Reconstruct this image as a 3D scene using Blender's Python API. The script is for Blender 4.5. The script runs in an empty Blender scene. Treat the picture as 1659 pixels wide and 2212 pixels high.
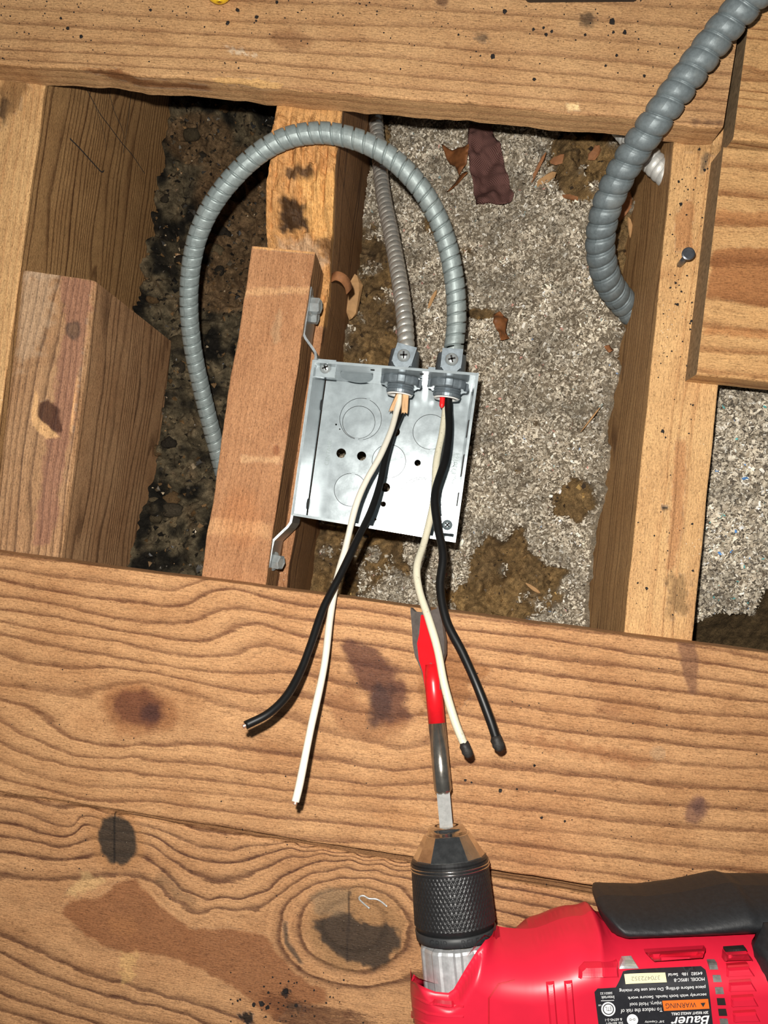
import bpy, bmesh, math, random
import numpy as np
from mathutils import Vector, Matrix
from mathutils.geometry import delaunay_2d_cdt

random.seed(7)
rng = np.random.default_rng(7)
scene = bpy.context.scene
COL = scene.collection

# ------------------------------------------------------------------ camera
# metres; z = 0 is the top of the floor planks, x runs along the planks, y along the joists
F_PX, CX, CY, H = 1660.0, 829.5, 1106.0, 0.44
_n = np.array([(915 - CX) / F_PX, -(1170 - CY) / F_PX, -1.0])
_Z = -_n / np.linalg.norm(_n)
_a = math.radians(7.0)
_X = np.array([math.cos(_a), -math.sin(_a), 0.0]); _X -= _X.dot(_Z) * _Z; _X /= np.linalg.norm(_X)
_Y = np.cross(_Z, _X)
RC = np.stack([_X, _Y, _Z], axis=1)          # world -> camera
CAM = np.array([0, 0, H])

cam_d = bpy.data.cameras.new('camera'); cam = bpy.data.objects.new('camera', cam_d); COL.objects.link(cam)
cam_d.sensor_fit = 'HORIZONTAL'; cam_d.sensor_width = 36.0; cam_d.lens = 36.0 * F_PX / 1659.0
cam_d.clip_start = 0.01; cam_d.clip_end = 20
M = Matrix.Identity(4)
for i in range(3):
    for j in range(3):
        M[i][j] = RC[j][i]
M.translation = Vector((0, 0, H))
cam.matrix_world = M
scene.camera = cam

# ------------------------------------------------------------------ light: the phone's flash beside the lens, dim attic
world = bpy.data.worlds.new('attic'); scene.world = world; world.use_nodes = True
wb = world.node_tree.nodes['Background']
wb.inputs['Color'].default_value = (0.9, 0.95, 1.0, 1); wb.inputs['Strength'].default_value = 0.07
fl = bpy.data.lights.new('phone_flash', 'POINT'); fl.energy = 14.6; fl.shadow_soft_size = 0.0035; fl.color = (1.0, 0.96, 0.89)
flo = bpy.data.objects.new('phone_flash', fl); COL.objects.link(flo)
_off = RC.T @ np.array([-0.012, 0.026, 0.0])
flo.location = (_off[0], _off[1], H + _off[2])
scene.cycles.max_bounces = 4; scene.cycles.diffuse_bounces = 2; scene.cycles.glossy_bounces = 3
scene.view_settings.view_transform = 'Standard'; scene.view_settings.look = 'None'
scene.view_settings.exposure = 0.0; scene.view_settings.gamma = 1.0; scene.view_settings.use_curve_mapping = False


# ------------------------------------------------------------------ geometry helpers
def P(px, py, z):
    """point of the photograph's pixel on the horizontal plane z"""
    px = np.asarray(px, float); py = np.asarray(py, float); z = np.asarray(z, float)
    px, py, z = np.broadcast_arrays(px, py, z)
    d = np.stack([(px - CX) / F_PX, -(py - CY) / F_PX, -np.ones_like(px)], -1) @ RC
    t = (z - H) / d[..., 2]
    return np.stack([d[..., 0] * t, d[..., 1] * t, z], -1)


def PIX(p):
    v = (np.asarray(p, float) - CAM) @ RC.T
    return np.stack([CX + F_PX * v[..., 0] / -v[..., 2], CY - F_PX * v[..., 1] / -v[..., 2]], -1)


WL = {}


def tag(o, label=None, cat=None, group=None, kind=None):
    for k, v in (('label', label), ('category', cat), ('group', group), ('kind', kind)):
        if v: o[k] = v
    return o


def empty(name, loc, label=None, cat=None, group=None, kind=None):
    o = bpy.data.objects.new(name, None); COL.objects.link(o); o.empty_display_size = 0.02
    o.location = tuple(loc); WL[o] = np.array(loc, float)
    return tag(o, label, cat, group, kind)


def mesh_obj(name, verts, faces, mat, parent=None, smooth=False, attrs=None, mats=None, fmat=None):
    v = np.asarray(verts, float).reshape(-1, 3)
    c = np.array([(v[:, 0].min() + v[:, 0].max()) / 2, (v[:, 1].min() + v[:, 1].max()) / 2, v[:, 2].min()])
    me = bpy.data.meshes.new(name)
    f = faces if isinstance(faces, list) else faces.tolist()
    me.from_pydata((v - c).tolist(), [], f)
    for m in (mats or [mat]): me.materials.append(m)
    if fmat is not None: me.polygons.foreach_set('material_index', np.asarray(fmat, np.int32))
    if smooth: me.polygons.foreach_set('use_smooth', np.ones(len(me.polygons), bool))
    for k, (typ, arr) in (attrs or {}).items():
        a = me.attributes.new(k, typ, 'POINT')
        a.data.foreach_set({'FLOAT': 'value', 'FLOAT_VECTOR': 'vector', 'FLOAT_COLOR': 'color'}[typ], np.asarray(arr, np.float32).ravel())
    me.update()
    o = bpy.data.objects.new(name, me); COL.objects.link(o)
    if parent is not None:
        o.parent = parent; o.location = tuple(c - WL[parent])
    else:
        o.location = tuple(c)
    WL[o] = c
    return o


class MB:
    """collects vertices and faces of ONE piece"""
    def __init__(s): s.v = []; s.f = []
    def add(s, v, f):
        b = len(s.v); s.v += [tuple(map(float, q)) for q in v]; s.f += [tuple(int(i) + b for i in q) for q in f]
        return s
    def build(s, name, mat, parent=None, smooth=False): return mesh_obj(name, s.v, s.f, mat, parent, smooth)


def grid_faces(n, m, wrap_m=False, wrap_n=False):
    i, j = np.meshgrid(np.arange(n if wrap_n else n - 1), np.arange(m if wrap_m else m - 1), indexing='ij')
    i = i.ravel(); j = j.ravel(); i2 = (i + 1) % n; j2 = (j + 1) % m
    return np.stack([i * m + j, i2 * m + j, i2 * m + j2, i * m + j2], -1)


def nrm(v): v = np.asarray(v, float); return v / (np.linalg.norm(v) + 1e-12)


def frame_from(axis, up=(0, 0, 1)):
    a = nrm(axis); u = np.asarray(up, float) - np.dot(up, a) * a
    u = nrm(u); return a, u, np.cross(a, u)


def lathe(o, axis, prof, n=40, up=(0, 0, 1), caps=True, rfun=None):
    """prof: list of (distance along axis, radius) -> verts, faces"""
    a, u, w = frame_from(axis, up); o = np.asarray(o, float)
    th = np.linspace(0, 2 * math.pi, n, endpoint=False)
    V = []
    for k, (t, r) in enumerate(prof):
        rr = np.full(n, r) if rfun is None else rfun(t, r, th)
        V.append(o + a * t + rr[:, None] * (np.cos(th)[:, None] * u + np.sin(th)[:, None] * w))
    V = np.concatenate(V); f = grid_faces(len(prof), n, wrap_m=True).tolist()
    if caps:
        f.append(list(range(n))); b = (len(prof) - 1) * n; f.append(list(range(b, b + n))[::-1])
    return V, f


def box_vf(c, ex, ey, ez):
    c = np.asarray(c, float); V = [c + sx * np.asarray(ex) + sy * np.asarray(ey) + sz * np.asarray(ez) for sx in (-1, 1) for sy in (-1, 1) for sz in (-1, 1)]
    return V, [(0, 1, 3, 2), (4, 6, 7, 5), (0, 4, 5, 1), (2, 3, 7, 6), (0, 2, 6, 4), (1, 5, 7, 3)]


def prism_vf(poly, z0, z1):
    poly = np.asarray(poly, float)[:, :2]; n = len(poly)
    V = [(x, y, z0) for x, y in poly] + [(x, y, z1) for x, y in poly]
    return V, [tuple(range(n))[::-1], tuple(range(n, 2 * n))] + [(i, (i + 1) % n, n + (i + 1) % n, n + i) for i in range(n)]


def spline(pts, step=0.001):
    p = np.asarray(pts, float); p = np.vstack([2 * p[0] - p[1], p, 2 * p[-1] - p[-2]])
    out = []
    for i in range(1, len(p) - 2):
        t = np.linspace(0, 1, 40, endpoint=False)[:, None]
        a, b, c, d = p[i - 1], p[i], p[i + 1], p[i + 2]
        out.append(0.5 * ((2 * b) + (-a + c) * t + (2 * a - 5 * b + 4 * c - d) * t ** 2 + (-a + 3 * b - 3 * c + d) * t ** 3))
    out = np.vstack(out + [p[-2][None]])
    s = np.concatenate([[0], np.cumsum(np.linalg.norm(np.diff(out, axis=0), axis=1))])
    n = max(4, int(s[-1] / step)); t = np.linspace(0, s[-1], n)
    return np.stack([np.interp(t, s, out[:, k]) for k in range(3)], -1), t


def frames(path):
    T = np.gradient(path, axis=0); T /= np.linalg.norm(T, axis=1)[:, None]
    N = np.zeros_like(T); ref = np.array([0, 0, 1.0]) if abs(T[0][2]) < .9 else np.array([1.0, 0, 0])
    N[0] = nrm(ref - ref.dot(T[0]) * T[0])
    for i in range(1, len(T)):
        v = N[i - 1] - N[i - 1].dot(T[i]) * T[i]; N[i] = nrm(v)
    return T, N, np.cross(T, N)


def tube_vf(pts, r, n=14, step=0.0015, caps=True, rf=None):
    path, s = spline(pts, step); T, N, B = frames(path)
    th = np.linspace(0, 2 * math.pi, n, endpoint=False)
    rr = np.full(len(s), r) if rf is None else rf(s, s[-1])
    V = path[:, None, :] + rr[:, None, None] * (np.cos(th)[None, :, None] * N[:, None, :] + np.sin(th)[None, :, None] * B[:, None, :])
    f = grid_faces(len(path), n, wrap_m=True).tolist()
    if caps:
        f.append(list(range(n))[::-1]); b = (len(path) - 1) * n; f.append(list(range(b, b + n)))
    return V.reshape(-1, 3), f


def pix3(pts): return np.array([P(a, b, c) for a, b, c in pts])


def smooth01(x): x = np.clip(x, 0, 1); return x * x * (3 - 2 * x)


_perm = rng.random((64, 64, 8))


def vnoise(x, y, k=0):
    xi = np.floor(x).astype(int); yi = np.floor(y).astype(int); fx = smooth01(x - xi); fy = smooth01(y - yi)
    g = _perm[:, :, k % 8]
    a = g[xi % 64, yi % 64]; b = g[(xi + 1) % 64, yi % 64]; c = g[xi % 64, (yi + 1) % 64]; d = g[(xi + 1) % 64, (yi + 1) % 64]
    return (a * (1 - fx) + b * fx) * (1 - fy) + (c * (1 - fx) + d * fx) * fy


def fbm(x, y, octv=4, k=0):
    s = 0; a = 1; t = 0
    for i in range(octv):
        s = s + a * vnoise(x * 2 ** i + 17.3 * i, y * 2 ** i + 5.1 * i, k + i); t += a; a *= .5
    return s / t


def rbf_fit(pts, vals, lam=1e-3):
    p = np.asarray(pts, float); v = np.asarray(vals, float); n = len(p); sc = 50.0; q = p / sc
    r = np.linalg.norm(q[:, None] - q[None], axis=-1)
    K = np.where(r > 0, r * r * np.log(r + 1e-9), 0) + lam * np.eye(n)
    A = np.zeros((n + 3, n + 3)); A[:n, :n] = K; A[:n, n] = 1; A[:n, n + 1:] = q; A[n, :n] = 1; A[n + 1:, :n] = q.T
    w = np.linalg.solve(A, np.concatenate([v, np.zeros(3)]))
    def ev(x, y):
        out = np.full(np.shape(x), w[n]) + w[n + 1] * x / sc + w[n + 2] * y / sc
        for i in range(n):
            rr = np.hypot(x / sc - q[i, 0], y / sc - q[i, 1]); out = out + w[i] * np.where(rr > 0, rr * rr * np.log(rr + 1e-9), 0)
        return out
    return ev


def poly_sd(x, y, poly):
    """signed distance, positive inside"""
    poly = np.asarray(poly, float); d = np.full(np.shape(x), 1e9); ins = np.zeros(np.shape(x), bool)
    for i in range(len(poly)):
        x0, y0 = poly[i]; x1, y1 = poly[(i + 1) % len(poly)]; ex, ey = x1 - x0, y1 - y0
        t = np.clip(((x - x0) * ex + (y - y0) * ey) / (ex * ex + ey * ey + 1e-18), 0, 1)
        d = np.minimum(d, np.hypot(x - x0 - t * ex, y - y0 - t * ey))
        c = ((y0 > y) != (y1 > y))
        with np.errstate(divide='ignore', invalid='ignore'):
            ins ^= c & (x < (x1 - x0) * (y - y0) / (y1 - y0 + 1e-18) + x0)
    return np.where(ins, d, -d)


# ------------------------------------------------------------------ materials
def lin(r, g, b):
    f = lambda c: (c / 255) / 12.92 if c / 255 < .04045 else ((c / 255 + .055) / 1.055) ** 2.4
    return (f(r), f(g), f(b), 1.0)


class NT:
    def __init__(s, name):
        s.m = bpy.data.materials.new(name); s.m.use_nodes = True; s.t = s.m.node_tree; s.n = s.t.nodes; s.l = s.t.links
        s.b = s.n['Principled BSDF']
    def put(s, sock, v):
        if hasattr(v, 'links'): s.l.new(v, sock)
        else: sock.default_value = v
    def math(s, op, a, b=0.0, c=0.0, clamp=False):
        n = s.n.new('ShaderNodeMath'); n.operation = op; n.use_clamp = clamp
        for i, v in enumerate((a, b, c)): s.put(n.inputs[i], v)
        return n.outputs[0]
    def mix(s, f, a, b, mode='MIX'):
        n = s.n.new('ShaderNodeMix'); n.data_type = 'RGBA'; n.blend_type = mode
        s.put(n.inputs['Factor'], f); s.put(n.inputs[6], a); s.put(n.inputs[7], b)
        return n.outputs[2]
    def attr(s, name):
        n = s.n.new('ShaderNodeAttribute'); n.attribute_name = name; return n
    def sep(s, v):
        n = s.n.new('ShaderNodeSeparateXYZ'); s.put(n.inputs[0], v); return n.outputs
    def comb(s, x, y, z=0.0):
        n = s.n.new('ShaderNodeCombineXYZ')
        for i, v in enumerate((x, y, z)): s.put(n.inputs[i], v)
        return n.outputs[0]
    def noise(s, vec, scale=1.0, detail=2.0, rough=.5, dist=0.0):
        n = s.n.new('ShaderNodeTexNoise'); s.put(n.inputs['Vector'], vec); n.inputs['Scale'].default_value = scale
        n.inputs['Detail'].default_value = detail; n.inputs['Roughness'].default_value = rough; n.inputs['Distortion'].default_value = dist
        return n.outputs['Fac']
    def voro(s, vec, scale=1.0, rnd=1.0):
        n = s.n.new('ShaderNodeTexVoronoi'); s.put(n.inputs['Vector'], vec); n.inputs['Scale'].default_value = scale; n.inputs['Randomness'].default_value = rnd
        return n.outputs
    def ramp(s, f, stops, interp='LINEAR'):
        n = s.n.new('ShaderNodeValToRGB'); n.color_ramp.interpolation = interp; e = n.color_ramp.elements
        while len(e) < len(stops): e.new(.5)
        for k, (p, c) in enumerate(stops):
            e[k].position = p; e[k].color = c if isinstance(c, tuple) else (c, c, c, 1)
        s.put(n.inputs[0], f); return n.outputs[0]
    def bump(s, h, strength=.3, dist=.001):
        n = s.n.new('ShaderNodeBump'); n.inputs['Strength'].default_value = strength; n.inputs['Distance'].default_value = dist
        s.put(n.inputs['Height'], h); s.l.new(n.outputs[0], s.b.inputs['Normal'])
    def obj(s):
        n = s.n.new('ShaderNodeTexCoord'); return n.outputs['Object']
    def fin(s, color, rough=.5, metal=0.0, spec=.5):
        s.put(s.b.inputs['Base Color'], color); s.put(s.b.inputs['Roughness'], rough); s.put(s.b.inputs['Metallic'], metal)
        s.b.inputs['Specular IOR Level'].default_value = spec
        return s.m


def wood_mat(name, light, dark, lateamt=.85, blot=.5, speck=.5, dust=.4, rough=.62, warp=.22, fibre=.48, pores=.75, spec=.25):
    g = NT(name); x, y, ph = g.sep(g.attr('wood').outputs['Vector'])
    st = g.attr('stain')
    v_slow = g.comb(g.math('MULTIPLY', x, .02), g.math('MULTIPLY', y, .12))
    w1 = g.math('SUBTRACT', g.noise(v_slow, 1, 3, .55), .5)
    w2 = g.math('SUBTRACT', g.noise(g.comb(g.math('MULTIPLY', x, .25), g.math('MULTIPLY', y, .9)), 1, 2), .5)
    p2 = g.math('ADD', g.math('ADD', ph, g.math('MULTIPLY', w1, warp * 2.2)), g.math('MULTIPLY', w2, warp * .55))
    w3 = g.math('SUBTRACT', g.noise(g.comb(g.math('MULTIPLY', x, .7), g.math('MULTIPLY', y, 3.0), 5.5), 1, 3, .7), .5)
    p2 = g.math('ADD', p2, g.math('MULTIPLY', w3, .16))
    fr = g.math('FRACT', p2)
    late = g.ramp(fr, [(0, .12), (.07, .0), (.45, .06), (.68, .32), (.86, 1.0), (.95, .92), (1.0, .12)])
    cell = g.noise(g.comb(g.math('FLOOR', p2), 0.37), 2.7, 0)        # every ring differs
    late = g.math('MULTIPLY', late, g.math('MULTIPLY_ADD', cell, 1.1, .32))
    fib = g.noise(g.comb(g.math('MULTIPLY', x, .09), g.math('MULTIPLY', y, 2.6)), 1, 3, .65)
    brk = g.noise(g.comb(g.math('MULTIPLY', x, .12), g.math('MULTIPLY', y, .3)), 1, 4, .6)
    late2 = g.math('MULTIPLY', late, g.math('MULTIPLY_ADD', brk, .9, .45), clamp=True)
    sub = g.math('MULTIPLY', g.ramp(g.math('FRACT', g.math('MULTIPLY_ADD', p2, 3.0, .3)), [(0, 0.0), (.6, .2), (.9, 1.0), (1.0, 0.0)]), g.math('MULTIPLY_ADD', brk, .8, -.18, clamp=True))
    late2 = g.math('MAXIMUM', late2, sub)
    col = g.mix(g.math('MULTIPLY', late2, lateamt, clamp=True), light, dark)
    bl = g.noise(g.comb(g.math('MULTIPLY', x, .022), g.math('MULTIPLY', y, .035)), 1, 4, .6)
    col = g.mix(g.math('MULTIPLY', g.math('MULTIPLY_ADD', bl, 3.0, -1.15, clamp=True), blot, clamp=True), col,
                g.mix(1.0, col, (.62, .50, .42, 1), 'MULTIPLY'))
    fv = g.ramp(fib, [(.25, 1 - fibre), (.5, 1.0), (.75, 1 + fibre * .35)])
    col = g.mix(1.0, col, fv, 'MULTIPLY')
    ssum = g.math('MULTIPLY', g.math('MULTIPLY_ADD', fib, .8, .6), g.math('MULTIPLY_ADD', late, -.3, 1.08))
    col = g.mix(st.outputs['Alpha'], col, g.mix(1.0, st.outputs['Color'], g.comb(ssum, ssum, ssum), 'MULTIPLY'))
    # short dark pores along the grain
    po = g.noise(g.comb(g.math('MULTIPLY', x, .45), g.math('MULTIPLY', y, 3.2), 3.3), 1, 1, .5)
    pm = g.math('MULTIPLY', g.math('MULTIPLY_ADD', po, 9, -5.3, clamp=True), pores)
    col = g.mix(pm, col, g.mix(1.0, col, (.33, .25, .2, 1), 'MULTIPLY'))
    gm = g.noise(g.comb(x, y, 9.1), .9, 4, .75)
    col = g.mix(1.0, col, g.ramp(gm, [(.3, .66), (.5, 1.0), (.72, 1.22)]), 'MULTIPLY')
    sc = g.noise(g.comb(g.math('MULTIPLY', x, 2.2), g.math('MULTIPLY', y, .28), 1.7), 1, 1)
    col = g.mix(g.math('MULTIPLY', g.math('MULTIPLY_ADD', sc, 9, -6.3, clamp=True), .16), col, g.mix(1.0, col, (1.5, 1.5, 1.5, 1), 'MULTIPLY'))
    # dark crumbs ground in, pale dust
    vd = g.voro(g.comb(x, y), .22); msk = g.noise(g.comb(x, y, 2.0), .022, 2)
    dots = g.math('MULTIPLY', g.math('LESS_THAN', vd['Distance'], g.math('MULTIPLY', g.math('MULTIPLY_ADD', msk, 1.2, -.45, clamp=True), .16 * speck)), .9)
    col = g.mix(dots, col, (.018, .012, .010, 1))
    vw = g.voro(g.comb(x, y, 4.0), .38); mw = g.noise(g.comb(x, y, 7.0), .03, 2)
    dw = g.math('MULTIPLY', g.math('LESS_THAN', vw['Distance'], g.math('MULTIPLY', g.math('MULTIPLY_ADD', mw, 1.4, -.55, clamp=True), .2 * dust)), .8)
    col = g.mix(dw, col, (.72, .60, .44, 1))
    hf = g.noise(g.comb(g.math('MULTIPLY', x, .12), g.math('MULTIPLY', y, 2.6)), 1, 2, .65); hp = g.ramp(g.math('FRACT', ph), [(0, .1), (.45, .05), (.86, 1.0), (1.0, .1)])
    g.bump(g.math('ADD', g.math('MULTIPLY', hp, .5), g.math('MULTIPLY', hf, .9)), .8, .0007)
    return g.fin(col, rough, 0, spec)


def plain(name, col, rough=.5, metal=0.0, spec=.5, var=.15, scale=300, bump=0.0):
    g = NT(name); o = g.obj(); n = g.noise(o, scale, 4, .6)
    c = g.mix(1.0, col, g.ramp(n, [(.25, 1 - var), (.75, 1 + var)]), 'MULTIPLY')
    if bump: g.bump(n, bump, .0005)
    return g.fin(c, rough, metal, spec)


MW = {
    'plank_top': wood_mat('pine_top_plank', lin(204, 160, 112), lin(134, 90, 60), .62, .55, 1.0, .5),
    'plank_mid': wood_mat('pine_middle_plank', lin(204, 155, 108), lin(110, 68, 44), .92, .65, .35, .6),
    'plank_low': wood_mat('pine_lower_plank', lin(202, 152, 106), lin(98, 62, 42), 1.05, .55, .4, .6),
    'plank_side': wood_mat('pine_right_plank', lin(210, 164, 110), lin(140, 88, 50), .85, .4, .5, .6),
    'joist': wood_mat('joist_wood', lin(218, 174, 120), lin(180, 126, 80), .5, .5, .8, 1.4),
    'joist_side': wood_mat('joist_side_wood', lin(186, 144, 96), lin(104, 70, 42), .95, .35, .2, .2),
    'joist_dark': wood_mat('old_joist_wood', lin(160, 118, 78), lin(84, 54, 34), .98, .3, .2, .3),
    'block': wood_mat('block_wood', lin(182, 132, 92), lin(146, 98, 64), .4, .6, .4, 1.2, fibre=.32),
    'weathered': wood_mat('weathered_block_wood', lin(186, 144, 104), lin(108, 78, 54), .95, .55, .4, .8, fibre=.6),
}


def zinc_mat(name, col, rough=.42, metal=.55, dirt=.3, dcol=(.2, .19, .17, 1), scale=260, bmp=.12):
    g = NT(name); o = g.obj(); n = g.noise(o, scale, 4, .65); n2 = g.noise(o, 45, 3, .6)
    c = g.mix(1.0, col, g.ramp(n, [(.3, .82), (.7, 1.15)]), 'MULTIPLY')
    c = g.mix(g.math('MULTIPLY', g.math('MULTIPLY_ADD', n2, 4, -2.1, clamp=True), dirt), c, dcol)
    g.bump(n, bmp, .0003)
    return g.fin(c, g.math('MULTIPLY_ADD', n, .14, rough - .07), metal, .5)


MT = {
    'galv': zinc_mat('galvanised_sheet', (.36, .41, .43, 1), .20, .20, .0, scale=90),
    'galv_dark': zinc_mat('bracket_steel', (.42, .45, .46, 1), .32, .8, .1),
    'zinc': zinc_mat('cast_zinc', (.20, .235, .26, 1), .38, .55, .15),
    'screw': zinc_mat('screw_steel', (.56, .60, .60, 1), .22, .6, .0),
    'arch': zinc_mat('grey_conduit', (.27, .315, .31, 1), .48, .35, .35, (.36, .37, .34, 1), 380, .3),
    'spiral': zinc_mat('bright_conduit', (.66, .64, .58, 1), .36, .75, .2),
    'big': zinc_mat('heavy_conduit', (.155, .185, .195, 1), .5, .25, .55, (.30, .31, .29, 1), 420, .45),
    'stub': zinc_mat('pale_conduit', (.60, .60, .57, 1), .5, .4, .2),
    'nail': zinc_mat('nail_steel', (.16, .17, .19, 1), .35, .8, .2),
    'chrome': zinc_mat('chuck_chrome', (.72, .70, .66, 1), .16, 1.0, .0),
    'alu': zinc_mat('cast_aluminium', (.62, .63, .64, 1), .42, .6, .2),
    'shaft': zinc_mat('bit_shaft_steel', (.36, .34, .30, 1), .22, .9, .2),
    'hex': zinc_mat('hex_shank_steel', (.62, .62, .60, 1), .28, .45, .0),
    'black_metal': plain('black_chuck_sleeve', (.022, .022, .023, 1), .38, .3, .5, .2),
    'black_plastic': plain('black_ring_plastic', (.028, .030, .032, 1), .5, 0, .4, .15),
    'rubber': plain('black_rubber', (.013, .014, .016, 1), .55, 0, .45, .25, 500, .25),
    'red': plain('red_housing_plastic', (.62, .014, .040, 1), .38, 0, .45, .06, 60),
    'red_dark': plain('red_recess_shade', (.45, .008, .02, 1), .5, 0, .4, .06),  # darker housing red, painted where grooves and vent gaps are shaded
    'bit_red': plain('red_bit_paint', (.62, .008, .014, 1), .32, 0, .5, .12, 200),
    'bit_grey': plain('worn_bit_steel', (.13, .11, .10, 1), .5, .4, .5, .25),
    'wire_white': plain('white_wire_insulation', (.70, .66, .56, 1), .42, 0, .4, .05),
    'wire_cream': None,
    'wire_black': plain('black_wire_insulation', (.005, .005, .005, 1), .42, 0, .35, .2),
    'copper': plain('copper_tip', (.85, .52, .38, 1), .3, .8, .5, .1),
    'char': plain('black_tape_end', (.02, .018, .016, 1), .6, 0, .4, .5, 500, .5),
    'kraft': plain('kraft_paper', (.62, .38, .20, 1), .75, 0, .2, .18, 150, .3),
    'bush': plain('red_bushing_plastic', (.75, .01, .012, 1), .4, 0, .5, .1),
    'throat': plain('white_throat_plastic', (.85, .84, .80, 1), .5, 0, .4, .05),
    'label': plain('label_black_film', (.020, .020, .024, 1), .30, 0, .6, .2),
    'white_print': plain('white_print', (.80, .80, .80, 1), .5, 0, .3, .03),
    'orange_print': plain('orange_print', (.85, .16, .02, 1), .45, 0, .4, .05),
    'yellow_print': plain('cream_print', (.82, .74, .42, 1), .45, 0, .4, .04),
    'black_print': plain('black_print', (.03, .03, .03, 1), .5, 0, .3, .05),
    'grey_print': plain('grey_print', (.20, .19, .17, 1), .5, 0, .3, .05),
    'ink': plain('stamped_ink', (.22, .26, .26, 1), .5, .3, .3, .1),
    'pencil': plain('pencil_line', (.045, .040, .036, 1), .6, 0, .3, .3, 700),
    'yellow': plain('yellow_plastic', (.80, .52, .02, 1), .4, 0, .5, .05),
    'black_bar': plain('dark_steel_bar', (.03, .028, .028, 1), .4, .3, .5, .1),
    'leaf': plain('dry_leaf', (.20, .075, .025, 1), .6, 0, .3, .5, 120, .3),
    'cloth': None,
    'chip': plain('fresh_wood_chip', (.44, .25, .11, 1), .7, 0, .2, .25, 120, .3),
    'chip_dark': plain('brown_wood_chip', (.30, .13, .055, 1), .7, 0, .2, .35, 160, .3),
    'end_grain': plain('end_grain_wood', (.22, .150, .085, 1), .8, 0, .15, .4, 350, .5),
    'vent_grey': plain('grey_motor_behind_vent', (.16, .155, .145, 1), .5, .2, .4, .4, 400),
    'crumb_hole_shade': plain('dark_crumb_hole_shade', (.016, .013, .012, 1), .7, 0, .3, .4),  # near-black of loose crumbs, also painted as the shade inside openings
    'teal_screw': plain('tinted_ground_screw', (.42, .50, .52, 1), .3, .8, .5, .1),
}
_g = NT('dirty_white_wire'); _o = _g.obj(); _n1 = _g.noise(_o, 700, 4, .7); _n2 = _g.noise(_o, 90, 2)
_c = _g.mix(_g.math('MULTIPLY', _g.math('MULTIPLY_ADD', _n1, 6, -3.4, clamp=True), _g.math('MULTIPLY_ADD', _n2, 3, -1, clamp=True)), (.62, .58, .44, 1), (.10, .085, .06, 1))
MT['wire_cream'] = _g.fin(_c, .5, 0, .35)
_g = NT('burgundy_weave'); _u = _g.attr('wood').outputs['Vector']; _x, _y, _z = _g.sep(_u)
_wv = _g.math('MULTIPLY', _g.math('SINE', _g.math('MULTIPLY', _x, 5.0)), _g.math('SINE', _g.math('MULTIPLY', _y, 5.0)))
_c = _g.mix(_g.math('MULTIPLY_ADD', _wv, .5, .5), (.10, .045, .04, 1), (.26, .13, .11, 1)); _g.bump(_wv, .8, .0006)
MT['cloth'] = _g.fin(_c, .9, 0, .1)


def fluff_mat(name, rough=.95):
    g = NT(name); a = g.attr('tint'); o = g.obj()
    n = g.noise(o, 520, 3, .8); n2 = g.noise(o, 2200, 2, .7)
    c = g.mix(1.0, a.outputs['Color'], g.ramp(n, [(.25, .55), (.5, 1.0), (.8, 1.45)]), 'MULTIPLY')
    c = g.mix(1.0, c, g.ramp(n2, [(.3, .55), (.7, 1.4)]), 'MULTIPLY')
    g.bump(g.math('ADD', n, g.math('MULTIPLY', n2, .5)), 1.0, .0018)
    return g.fin(c, rough, 0, .15)


MT['fluff'] = fluff_mat('insulation_fluff')
_g = NT('paper_flakes'); _a = _g.attr('tint'); _n = _g.noise(_g.obj(), 1500, 3, .7); MT['flake'] = _g.fin(_g.mix(1.0, _a.outputs['Color'], _g.ramp(_n, [(.3, .6), (.7, 1.25)]), 'MULTIPLY'), .9, 0, .1)
_g = NT('damp_grit'); _a = _g.attr('tint'); MT['grit'] = _g.fin(_a.outputs['Color'], .45, 0, .6)


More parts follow.
